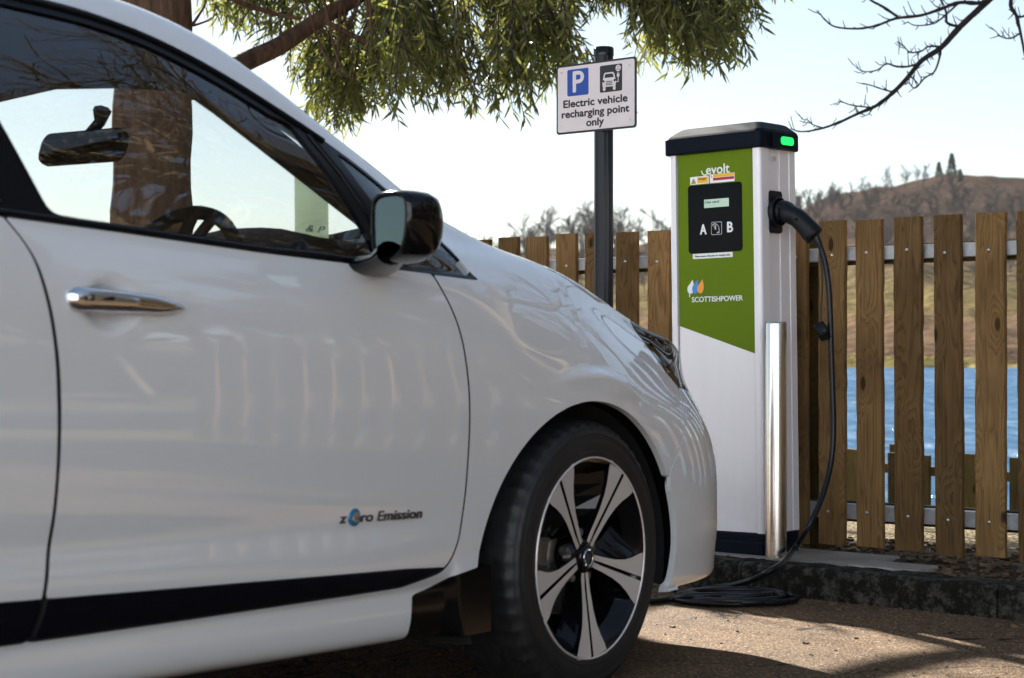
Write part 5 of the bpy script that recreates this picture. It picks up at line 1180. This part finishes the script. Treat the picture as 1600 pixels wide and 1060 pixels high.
# dark ceramic border of the windscreen
wsb = make_panel('windscreen_border', np.maximum(sd_ws-.004, -sd_poly(X, L_, ws_in)), M_TRIM, wscreen, (1, -1), lip=0, off=-.006)
doors = {}
for s_ in (1, -1):
    fd = make_panel('front_door', sd_door_paint, M_PAINT, car, (s_,), lip=.016); rd = make_panel('rear_door', sd_rdoor_paint, M_PAINT, car, (s_,), lip=.016); doors[s_] = (fd, rd)
    make_panel('door_moulding', np.maximum(sd_strip, sd_door+G), M_NAVYBLK, fd, (s_,), lip=.01, off=.003)
    make_panel('door_moulding', np.maximum(sd_strip, sd_rdoor+G), M_NAVYBLK, rd, (s_,), lip=.01, off=.003)
    make_panel('window_glass', sd_fg, M_GLASS, fd, (s_,), lip=0, off=-.005)
    make_panel('window_glass', sd_rg, M_GLASS, rd, (s_,), lip=0, off=-.005)
    qg = make_panel('quarter_window', sd_tg, M_GLASS, car, (s_,), lip=0, off=-.003)
    frm = np.maximum.reduce([sd_dlo, -sd_fg, -sd_tg, -sd_rg])
    make_panel('window_surround', frm, M_TRIM, car, (s_,), lip=.012, off=.0)
    # raised door-frame seam between window and quarter light, and the waist seal
    mb = MB()
    def on_side(x, z, o_=0.0):
        k = np.argmin((X-x)**2+(Zv-z)**2+np.where(VT < 15.0, 0, 9.0)); p = VP[k]+VN[k]*o_; return Vector((p[0], -s_*p[1], p[2]))
    mb.tube(catmull([on_side(x_, float(belt(x_))+.008, .001) for x_ in np.linspace(-2.75, -.80, 22)], 2), .0065, 6)
    mb.tube(catmull([on_side(x_, up(x_)-.010, .001) for x_ in np.linspace(-.80, -2.1, 26)], 2), .006, 6)
    mb.tube([on_side(x_, z_, .0) for (x_, z_) in ((-.842, 1.232), (-.80, 1.15), (-.755, 1.06), (-.712, .978))], .006, 6)
    mb.build('window_seal', M_TRIM, car)
    make_panel('splash_guard', sd_guard, M_GUARD, car, (s_,), lip=.02, off=.002)
    # head lamp
    lz = make_panel('headlamp', sd_lamp, M_LENS, car, (s_,), lip=.0, off=.0)
    make_panel('lamp_housing', np.maximum(sd_lamp-.004, -99), M_GLOSSBLK, lz, (s_,), lip=0, off=-.035)
    make_panel('lamp_edge', np.maximum(sd_lamp-.003, -(sd_lamp+.010)), M_GLOSSBLK, lz, (s_,), lip=.03, off=-.001)
    mb = MB()
    for (x_, z_) in ((.60, .785), (.69, .762)):
        k = np.argmin((X-x_)**2+(Zv-z_)**2+np.where(VT < 14.5, 0, 9.0)); p = VP[k]-VN[k]*.03; n_ = Vector((VN[k][0], -s_*VN[k][1], VN[k][2])); 
        Mx = Matrix.Translation(Vector((p[0], -s_*p[1], p[2]))) @ n_.to_track_quat('Z', 'Y').to_matrix().to_4x4()
        mb.lathe([(.026, .012), (.020, .004), (.010, -.004), (.0001, -.006)], 20, 0, Mx)
    mb.build('lamp_reflector', M_SILVERLAMP, lz)
    # arch liners
    for k in (0, 1):
        cx, cz, rx, rz = AX[k]; V = []; nn = 40
        for i in range(nn+1):
            a_ = R(-12+212*i/nn)
            for (lt, sc_) in ((.835, .985), (.80, 1.0), (.55, 1.0), (.50, .3)): V.append((cx+rx*sc_*math.cos(a_), -s_*lt, cz+rz*sc_*math.sin(a_)))
        mb = MB(); mb.add(V, [(i*4+j, i*4+j+1, (i+1)*4+j+1, (i+1)*4+j) for i in range(nn) for j in range(3)], 0, True); mb.build('wheel_arch_liner', M_DARK, car)
    # handles
    for (dr, hx, hz) in ((fd, -1.478, .876), (rd, -2.45, .906)):
        H = []; st = np.linspace(0, 1, 25)
        for t in st:
            x_ = hx-.138+.272*t; z_ = hz+.006-.012*t+.002*math.sin(t*3.1); hh = float(np.interp(t, [0, .02, .06, .3, .7, .93, 1], [.012, .021, .024, .023, .019, .010, .002])); dp = float(np.interp(t, [0, .04, .12, .5, .85, 1], [.012, .026, .032, .036, .027, .010]))
            k = np.argmin((X-x_)**2+(Zv-(hz-.06))**2+np.where(VT < 12, 0, 9)); yb = .888
            for (c_, zz_) in ((-.012, -.55), (.45, -1.0), (.85, -.75), (1.0, -.1), (.92, .5), (.6, .95), (-.012, .7)): H.append(Vector((x_, -s_*(yb-.004+dp*c_), z_+hh*zz_)))
        n = 7; mb = MB(); mb.add(H, [(i*n+j, i*n+(j+1) % n, (i+1)*n+(j+1) % n, (i+1)*n+j) for i in range(24) for j in range(n)], 0, True)
        mb.add(H[:n], [tuple(range(n))]); mb.add(H[-n:], [tuple(range(n))]); ho = mb.build('door_handle', M_CHROME, dr, recalc=True)
        md = ho.modifiers.new('sub', 'SUBSURF'); md.levels = 1; md.render_levels = 1
        mb = MB(); Mx = frame(Vector((hx-.110, -s_*.9225, hz+.007)), (1, 0, 0), (0, 0, 1), (0, -s_, 0)); mb.lathe([(.0062, -.004), (.0060, .001), (.0001, .0012)], 16, 0, Mx); mb.build('key_hole', M_DISC, ho)
        mb = MB(); Mx = frame(Vector((hx-.068, -s_*.9235, hz+.006)), (1, 0, 0), (0, 0, 1), (0, -s_, 0)); mb.prism(rrect(.012, .006, .003, 4), -.004, .0012, Mx); mb.build('sensor_button', M_GLOSSBLK, ho)
        
    # door mirror
    mr_o = Vector((-.870, -s_*.975, 1.036)); tau = R(22)
    ex = Vector((-math.sin(tau), -s_*math.cos(tau), 0)); ez = Vector((0, 0, 1)); ey = Vector((-math.cos(tau), s_*math.sin(tau), 0))   # ey: out of the glass, rearwards
    def mp_(u, v, w_): return mr_o+ex*u+ez*v+ey*w_
    outl = catmull([(-.072, .050, 0), (-.045, .066, 0), (.02, .068, 0), (.060, .060, 0), (.074, .035, 0), (.070, -.015, 0), (.048, -.052, 0), (.0, -.068, 0), (-.045, -.070, 0), (-.066, -.055, 0), (-.074, .0, 0), (-.072, .050, 0)], 5)[:-1]
    n = len(outl); rings = []
    for (sc_, w_, sx_, sz_) in ((.80, .004, 0, 0), (.88, .010, 0, 0), (.97, .008, 0, 0), (1.0, -.003, 0, 0), (1.0, -.025, .002, 0), (.985, -.05, .001, -.001), (.92, -.070, -.004, -.003), (.76, -.087, -.012, -.006), (.45, -.098, -.02, -.010), (.05, -.101, -.025, -.012)):
        rings += [mp_(p.x*sc_+sx_, p.y*sc_+sz_, w_) for p in outl]
    mb = MB(); mb.add(rings, [(i*n+j, i*n+(j+1) % n, (i+1)*n+(j+1) % n, (i+1)*n+j) for i in range(9) for j in range(n)], 0, True)
    mb.add(rings[-n:], [tuple(range(n))]); mb.add(rings[:n], [tuple(range(n))], 0)
    hs = mb.build('wing_mirror', M_GLOSSBLK, car, recalc=True)
    mb = MB(); mb.prism([(p.x*.83, p.y*.83) for p in outl], .0045, .0055, frame(mr_o, ex, ez, ey) if s_ > 0 else frame(mr_o, ex, ez, ey)); mb.build('mirror_glass', M_MIRROR, hs, recalc=True)
    ft = []
    for (x_, lt, z_, hw, hd) in ((-.79, .845, .962, .075, .022), (-.80, .885, .966, .066, .022), (-.83, .93, .974, .054, .022), (-.862, .965, .985, .046, .024)):
        for k in range(12): a_ = 2*math.pi*k/12; ft.append(Vector((x_+hw*math.cos(a_), -s_*lt, z_+hd*math.sin(a_))))
    mb = MB(); mb.add(ft, [(i*12+j, i*12+(j+1) % 12, (i+1)*12+(j+1) % 12, (i+1)*12+j) for i in range(3) for j in range(12)], 0, True); mb.build('mirror_foot', M_GLOSSBLK, hs, recalc=True)
# body details: lettering on the right front door
def badge(s_):
    zc, xc = .4685, -.79; k = np.argmin((X-xc)**2+(Zv-zc)**2+lowside); y0 = VP[k][1]+.0022; fd = doors[s_][0]
    ex = Vector((s_, 0, -.03*s_)).normalized() if s_ > 0 else Vector((-1, 0, .03)); ez = Vector((0, 0, 1)); ny = Vector((0, -s_, 0)); ez = ny.cross(ex)
    def bm_(u): return frame(Vector((xc, -s_*y0, zc))+ex*u, ex, ez, ny)
    text_obj('badge_lettering', 'z', .0185, M_BADGE, bm_(-.117) @ Matrix.Translation((0, -.010, 0)), fd, width=.020, extrude=.0015, stack=.0006, shear=.2)
    text_obj('badge_lettering', 'ro Emission', .0185, M_BADGE, bm_(.035) @ Matrix.Translation((0, -.010, 0)), fd, width=.196, extrude=.0015, stack=.0005, shear=.15)
    mb = MB(); mb.lathe([(.0175, -.002), (.0175, .002), (.0155, .0034), (.0001, .0036)], 32, 0, bm_(-.083)); bo_ = mb.build('badge_disc', M_BLUE, fd)
    text_obj('badge_letter', 'e', .028, M_CHROME, bm_(-.083) @ Matrix.Translation((0, -.0095, .0042)), bo_, width=.017, extrude=.0006, stack=.0008, shear=.2)
badge(1)
# sills and floor
mb = MB(); mb.box((-1.33, 0, .185), (4.2, 1.40, .03)); mb.box((-.02, 0, .5), (.30, .98, .3)); mb.build('underbody', M_DARK, car)
# tail: hatch glass is dark, lamps
# ------------------------------------------------------------------ wheels
def wheel_mesh():
    ty = MB(); hw = .1075
    prof = [(.218, -.088), (.222, -.098), (.240, -.106), (.268, -hw), (.296, -.103), (.312, -.092), (.3195, -.078), (.3235, -.04), (.3245, 0), (.3235, .04), (.3195, .078), (.312, .092), (.296, .103), (.268, hw), (.240, .106), (.222, .098), (.218, .088)]
    pr = [p for p in prof]
    # circumferential grooves
    fine = []
    for i in range(len(pr)-1):
        for k in range(4): t = k/4; fine.append((pr[i][0]+(pr[i+1][0]-pr[i][0])*t, pr[i][1]+(pr[i+1][1]-pr[i][1])*t))
    fine.append(pr[-1]); out = []
    for (r, h) in fine:
        g = sum(.006*math.exp(-((h-c)/.0045)**2) for c in (-.045, -.015, .015, .045)) if r > .316 else 0
        g += .0016*math.exp(-((r-.262)/.0025)**2)*0
        out.append((r-g, h))
    n = 144; V = []; m = len(out)
    for (r, h) in out:
        for k in range(n):
            a_ = 2*math.pi*k/n; rr_ = r
            if abs(h) > .055 and r > .303 and k % 3 == 0: rr_ = r-.0065
            V.append((rr_*math.cos(a_), rr_*math.sin(a_), h))
    ty.add(V, [(i*n+k, i*n+(k+1) % n, (i+1)*n+(k+1) % n, (i+1)*n+k) for i in range(m-1) for k in range(n)], 0, True)
    for (r, w_) in ((.247, .0022), (.258, .0016), (.283, .0022), (.289, .0018)): ty.lathe([(r-.002, .1062 if r < .26 else .105), (r, (.1062 if r < .26 else .105)+w_), (r+.002, .1062 if r < .26 else .105)], 96)
    rim = MB()
    # barrel and lip
    rim.lathe([(.2318, .1055), (.2335, .1085), (.2358, .1080), (.2362, .1035)], 96, 1); rim.lathe([(.2318, .1055), (.213, .094), (.208, .06), (.200, .0), (.200, -.09), (.222, -.098)], 96, 0)
    FZ = .088
    def pol(r, a_): return (r*math.cos(a_), r*math.sin(a_))
    def sp_pts(a0, s_):
        # half spoke: from the slot to its flank
        e = [(.036, .0022), (.07, .0040), (.205, .0050)]
        o = [(.2315, .068), (.207, .057), (.182, .042), (.157, .031), (.122, .0225), (.08, .0175), (.05, .0155), (.036, .0142)]
        P = [(r, w_*s_) for r, w_ in e]+[(.219, .0052*s_), (.2322, .0055*s_)]+[(r, w_*s_) for r, w_ in o]
        c, s2 = math.cos(a0), math.sin(a0); Q = [(r*c-w_*s2, r*s2+w_*c) for r, w_ in P]
        ar = sum(Q[i][0]*Q[(i+1) % len(Q)][1]-Q[(i+1) % len(Q)][0]*Q[i][1] for i in range(len(Q)))
        return Q if ar > 0 else Q[::-1]
    for k in range(5):
        a0 = R(-90+72*k)
        for s_ in (1, -1):
            Q = sp_pts(a0, s_); n = len(Q)
            def hz(q): r = math.hypot(*q); return FZ+.0215*min(1, max(0, (r-.05)/.18))-.004
            T_ = [Vector((q[0], q[1], hz(q))) for q in Q]; B_ = [Vector((q[0]*.97, q[1]*.97, hz(q)-.045)) for q in Q]
            rim.add(T_, [tuple(range(n))], 1); rim.add(T_+B_, [(i, n+i, n+(i+1) % n, (i+1) % n) for i in range(n)], 0)
        # slot floor
        c, s2 = math.cos(a0), math.sin(a0); Q = [(.06, -.006), (.219, -.0075), (.219, .0075), (.06, .006)]; Q = [(r*c-w_*s2, r*s2+w_*c) for r, w_ in Q]
        rim.add([(q[0], q[1], FZ-.012+.010*(math.hypot(*q)-.06)/.16) for q in Q], [(0, 1, 2, 3)], 0)
        # black turbine insert between this spoke and the next: a broad sloping fin on one flank and a narrow one on the other
        def rp(r, w_, h, aa): return Vector((r*math.cos(aa)-w_*math.sin(aa), r*math.sin(aa)+w_*math.cos(aa), h))
        a1 = a0+R(72)
        fin = [rp(.207, .056, FZ+.004, a0), rp(.180, .041, FZ+.002, a0), rp(.155, .030, FZ-.001, a0), rp(.12, .022, FZ-.008, a0), rp(.085, .019, FZ-.010, a0)]
        fin2 = [Vector((.196*math.cos(a0+R(38)), .196*math.sin(a0+R(38)), FZ-.042)), Vector((.168*math.cos(a0+R(35)), .168*math.sin(a0+R(35)), FZ-.043)), Vector((.140*math.cos(a0+R(31)), .140*math.sin(a0+R(31)), FZ-.045)), Vector((.112*math.cos(a0+R(27)), .112*math.sin(a0+R(27)), FZ-.048)), Vector((.084*math.cos(a0+R(22)), .084*math.sin(a0+R(22)), FZ-.05))]
        rim.add(fin+fin2, [(i, i+1, 5+i+1, 5+i) for i in range(4)], 0)
        g = [rp(.207, -.056, FZ+.004, a1), rp(.180, -.041, FZ+.002, a1), rp(.155, -.030, FZ-.001, a1), rp(.12, -.022, FZ-.008, a1)]
        g2 = [Vector((.200*math.cos(a1-R(22)), .200*math.sin(a1-R(22)), FZ-.038)), Vector((.170*math.cos(a1-R(19)), .170*math.sin(a1-R(19)), FZ-.042)), Vector((.145*math.cos(a1-R(16)), .145*math.sin(a1-R(16)), FZ-.045)), Vector((.115*math.cos(a1-R(13)), .115*math.sin(a1-R(13)), FZ-.048))]
        rim.add(g+g2, [(i, 4+i, 4+i+1, i+1) for i in range(3)], 0)
        # outer web joining the spoke ends under the lip
        web = []; 
        for j in range(9):
            aa = a0+R(16+40*j/8); web += [Vector((.2135*math.cos(aa), .2135*math.sin(aa), FZ+.004)), Vector((.196*math.cos(aa), .196*math.sin(aa), FZ-.020))]
        rim.add(web, [(2*j, 2*j+1, 2*j+3, 2*j+2) for j in range(8)], 0)
    rim.lathe([(.060, FZ-.05), (.058, FZ-.016), (.040, FZ-.008), (.036, FZ-.004), (.0001, FZ-.004)], 40, 0)
    cap_ = MB(); cap_.lathe([(.030, FZ-.006), (.030, FZ+.002), (.027, FZ+.005), (.0001, FZ+.006)], 36, 0)
    em = MB(); em.lathe([(.017, FZ+.0055), (.017, FZ+.008), (.021, FZ+.008), (.0215, FZ+.0055)], 36, 0, closed=True); em.box((0, 0, FZ+.0075), (.048, .0085, .004))
    nuts = MB()
    for k in range(5):
        a_ = R(-54+72*k); nuts.lathe([(.011, FZ-.034), (.010, FZ-.014), (.006, FZ-.012), (.0001, FZ-.012)], 6, 0, Matrix.Translation((.057*math.cos(a_), .057*math.sin(a_), 0)), smooth=False)
    disc = MB(); disc.lathe([(.075, .030), (.080, .022), (.138, .022), (.138, .0), (.070, .0)], 64); disc.lathe([(.0001, .034), (.070, .034), (.075, .030)], 48)
    cal = MB(); pr = [pol(.10+.045*(i in (1, 2)), R(150+x_)) for i, x_ in ((0, -28), (1, -28), (2, 28), (3, 28))]; cal.prism([pol(.100, R(146)), pol(.150, R(146)), pol(.154, R(165)), pol(.154, R(186)), pol(.150, R(204)), pol(.100, R(204)), pol(.096, R(175))], -.02, .042)
    return ty, rim, cap_, em, nuts, disc, cal
W = wheel_mesh(); wh = None
def place_wheel(x, s_, rot, copy=None):
    # local z of the wheel is its outward axle direction
    Mw = frame(Vector((x, -s_*.772, .312)), (s_, 0, 0), (0, 0, 1), (0, -s_, 0))
    return Mw
base_M = place_wheel(0, 1, 0)
ty, rim, cap_, em, nuts, disc, cal = W
wheel = rim.build('wheel', [M_GLOSSBLK, M_MACH], car); wheel.matrix_local = base_M
tyo = ty.build('tyre', M_RUBBER, wheel); cpo = cap_.build('hub_cap', M_GLOSSBLK, wheel); emo = em.build('emblem', M_CHROME, wheel); emo.rotation_euler = (0, 0, R(62)); nto = nuts.build('wheel_nuts', M_DISC, wheel); dso = disc.build('brake_disc', M_DISC, wheel); clo = cal.build('brake_caliper', M_DISC, wheel)
for (x, s_) in ((0, -1), (-2.70, 1), (-2.70, -1)):
    c = wheel.copy(); COL.objects.link(c); c.parent = car; c.matrix_local = place_wheel(x, s_, 0)
    for q in (tyo, cpo, emo, nto, dso, clo): d = q.copy(); COL.objects.link(d); d.parent = c
# ------------------------------------------------------------------ cabin
db = MB(); rows = [(-.30, 1.02), (-.38, 1.032), (-.48, 1.035), (-.62, 1.015), (-.70, .985), (-.735, .945), (-.745, .80), (-.72, .55)]; V = []; ny = 22
for (x_, z_) in rows:
    for j in range(ny+1):
        lt = -.655+1.31*j/ny; hump = .055*math.exp(-((lt-.37)/.20)**4)*sstep(-.40, -.60, np.array(x_)); V.append((x_+.06*(abs(lt)/.8)**3*(-1), -lt, z_+float(hump)-.012*(abs(lt)/.8)**2))
db.add(V, [(i*(ny+1)+j, (i+1)*(ny+1)+j, (i+1)*(ny+1)+j+1, i*(ny+1)+j+1) for i in range(len(rows)-1) for j in range(ny)], 0, True)
dash = db.build('dashboard', M_INT, car, recalc=True); md = dash.modifiers.new('s', 'SOLIDIFY'); md.thickness = .02; md.offset = -1
mb = MB(); mb.box((-.60, -.37, 1.045), (.05, .26, .012)); mb.build('instrument_hood', M_INT, dash, bevel=.005)
# steering wheel
sw = MB(); cM = Matrix.Translation((-.865, -.37, .925)) @ Matrix.Rotation(R(-66), 4, 'Y'); ring = []
sw.tube([cM @ Vector((.182*math.cos(2*math.pi*k/48), .182*math.sin(2*math.pi*k/48), 0)) for k in range(49)], .0155, 10, caps=False)
for a_ in (0, 180, 270, 250): a2 = R(a_+90 if a_ < 200 else a_-90) if False else R(a_); sw.tube([cM @ Vector((.05*math.cos(R(a_+90)), .05*math.sin(R(a_+90)), .02)), cM @ Vector((.175*math.cos(R(a_+90)), .175*math.sin(R(a_+90)), 0))], .013, 6)
sw.lathe([(.07, .0), (.065, .03), (.0001, .04)], 24, 0, cM); sw.lathe([(.04, 0), (.04, -.25)], 16, 0, cM); sw.build('steering_wheel', M_INT, car)
# seats
def seat(lat, x0, w_, name):
    mb = MB()
    def cush(P, lat0, w2, mb):
        n = len(P); V = [(x_, -(lat0-w2), z_) for x_, z_ in P]+[(x_, -(lat0+w2), z_) for x_, z_ in P]
        mb.add(V, [tuple(range(n)), tuple(range(n, 2*n))[::-1]]+[(i, n+i, n+(i+1) % n, (i+1) % n) for i in range(n)])
    cush([(x0+.02, .42), (x0+.50, .46), (x0+.52, .56), (x0+.10, .52)], lat, w_, mb); cush([(x0, .50), (x0+.13, .50), (x0-.10, 1.06), (x0-.20, 1.04)], lat, w_*.92, mb)
    so = mb.build(name, M_SEAT, car, bevel=.035, recalc=True)
    for hl in ((lat,) if w_ < .4 else (lat-.4, lat, lat+.4)):
        mb = MB(); cush([(x0-.21, 1.11), (x0-.11, 1.10), (x0-.13, 1.30), (x0-.20, 1.31)], hl, .125, mb); mb.build('headrest', M_SEAT, so, bevel=.03, recalc=True)
        mb = MB(); mb.tube([(x0-.15, -hl-.05, 1.0), (x0-.16, -hl-.05, 1.14)], .006, 6); mb.tube([(x0-.15, -hl+.05, 1.0), (x0-.16, -hl+.05, 1.14)], .006, 6); mb.build('headrest_stalk', M_CHROME, so)
seat(.37, -1.76, .25, 'front_seat'); seat(-.37, -1.76, .25, 'front_seat'); seat(0, -2.62, .62, 'rear_seat')
mb = MB(); mb.box((-1.6, 0, .40), (2.4, 1.5, .02)); mb.box((-.42, 0, .7), (.03, 1.5, .62)); mb.build('cabin_floor', M_DARK, car)
# sun visor, mirror, roof lining edge
rm = MB(); Mx = frame(Vector((-.742, .045, 1.266)), Vector((-.10, -.995, -.02)).normalized(), Vector((.28, -.045, .96)).normalized(), Vector((-.955, .075, .29)).normalized())
rm.prism(rrect(.305, .078, .030, 8), -.028, .0, Mx); rmo = rm.build('rear_view_mirror', M_INT, car, bevel=.008, recalc=True)
mb = MB(); mb.prism(rrect(.285, .062, .024, 8), .0, .001, Mx); mb.build('mirror_glass', simple('dimmed_mirror', (.05, .055, .06), .03, 1.0), rmo, recalc=True)
mb = MB(); mb.tube([(-.725, .03, 1.29), (-.70, .02, 1.32), (-.71, .0, 1.345)], [.012, .014, .022], 8); mb.build('mirror_mount', M_INT, rmo)
for lt in (.34, -.34):
    mb = MB(); mb.box((0, 0, 0), (.15, .40, .016)); v = mb.build('sun_visor', M_INT, car, bevel=.006); v.location = (-.985, -lt, 1.395); v.rotation_euler = (0, R(14), 0)
# A-pillar trims
for s_ in (1, -1):
    mb = MB(); mb.tube([(-1.10, -s_*.57, 1.375), (-.93, -s_*.59, 1.295), (-.76, -s_*.625, 1.195), (-.57, -s_*.66, 1.085), (-.44, -s_*.67, 1.0)], [.034, .032, .030, .028, .026], 8, caps=False); mb.build('pillar_trim', M_INT, car)
    mb = MB(); mb.box((-1.685, -s_*.73, 1.16), (.07, .03, .5)); mb.build('pillar_trim', M_INT, car)
# permit card stuck inside the windscreen
def card():
    m, t, p, o = newmat('pale_green_permit_card'); t.nodes.remove(p); d_ = t.nodes.new('ShaderNodeBsdfDiffuse'); d_.inputs[0].default_value = (.30, .34, .28, 1)
    tr = t.nodes.new('ShaderNodeBsdfTranslucent'); tr.inputs[0].default_value = (.22, .25, .20, 1); mx = t.nodes.new('ShaderNodeMixShader'); mx.inputs[0].default_value = .6
    tp = t.nodes.new('ShaderNodeBsdfTransparent'); tp.inputs[0].default_value = (.80, .86, .76, 1); m2 = t.nodes.new('ShaderNodeMixShader'); m2.inputs[0].default_value = .38
    t.links.new(d_.outputs[0], mx.inputs[1]); t.links.new(tr.outputs[0], mx.inputs[2]); t.links.new(mx.outputs[0], m2.inputs[1]); t.links.new(tp.outputs[0], m2.inputs[2]); t.links.new(m2.outputs[0], o.inputs[0]); return m
M_CARD = card()

def wq(px, py, Z): return wpt(px, py, Z)
cdm = MB(); c4 = [wq(461, 386, 4.20), wq(514, 392, 4.235), wq(512, 268, 4.06), wq(460, 265, 4.02)]; cl = car.matrix_basis.inverted(); c4 = [cl @ p for p in c4]
nn_ = (c4[1]-c4[0]).cross(c4[3]-c4[0]).normalized()*.0008
cdm.add(c4+[p-nn_ for p in c4], [(0, 1, 2, 3), (7, 6, 5, 4), (0, 4, 5, 1), (1, 5, 6, 2), (2, 6, 7, 3), (3, 7, 4, 0)]); cdo = cdm.build('permit_card', M_CARD, car)
exc = (c4[1]-c4[0]).normalized(); ezc = nn_.normalized(); eyc = ezc.cross(exc)
text_obj('card_text', '& P', .020, M_BLUE, frame(c4[0]+exc*.028+eyc*.052+ezc*.0006, exc, eyc, ezc), cdo, width=.042, extrude=.0002)

hz = MB(); hz.box((0, 350, 24), (2600, 1100, 56)); hzo = hz.build('haze', bpy.data.materials.new('thin_haze')); tag(hzo, kind='stuff')
hm = hzo.data.materials[0]; hm.use_nodes = True; ht = hm.node_tree; ht.nodes.clear(); ho_ = ht.nodes.new('ShaderNodeOutputMaterial'); pv = ht.nodes.new('ShaderNodeVolumePrincipled')
pv.inputs['Color'].default_value = (.9, .9, .95, 1); pv.inputs['Density'].default_value = .00008; ht.links.new(pv.outputs[0], ho_.inputs['Volume'])
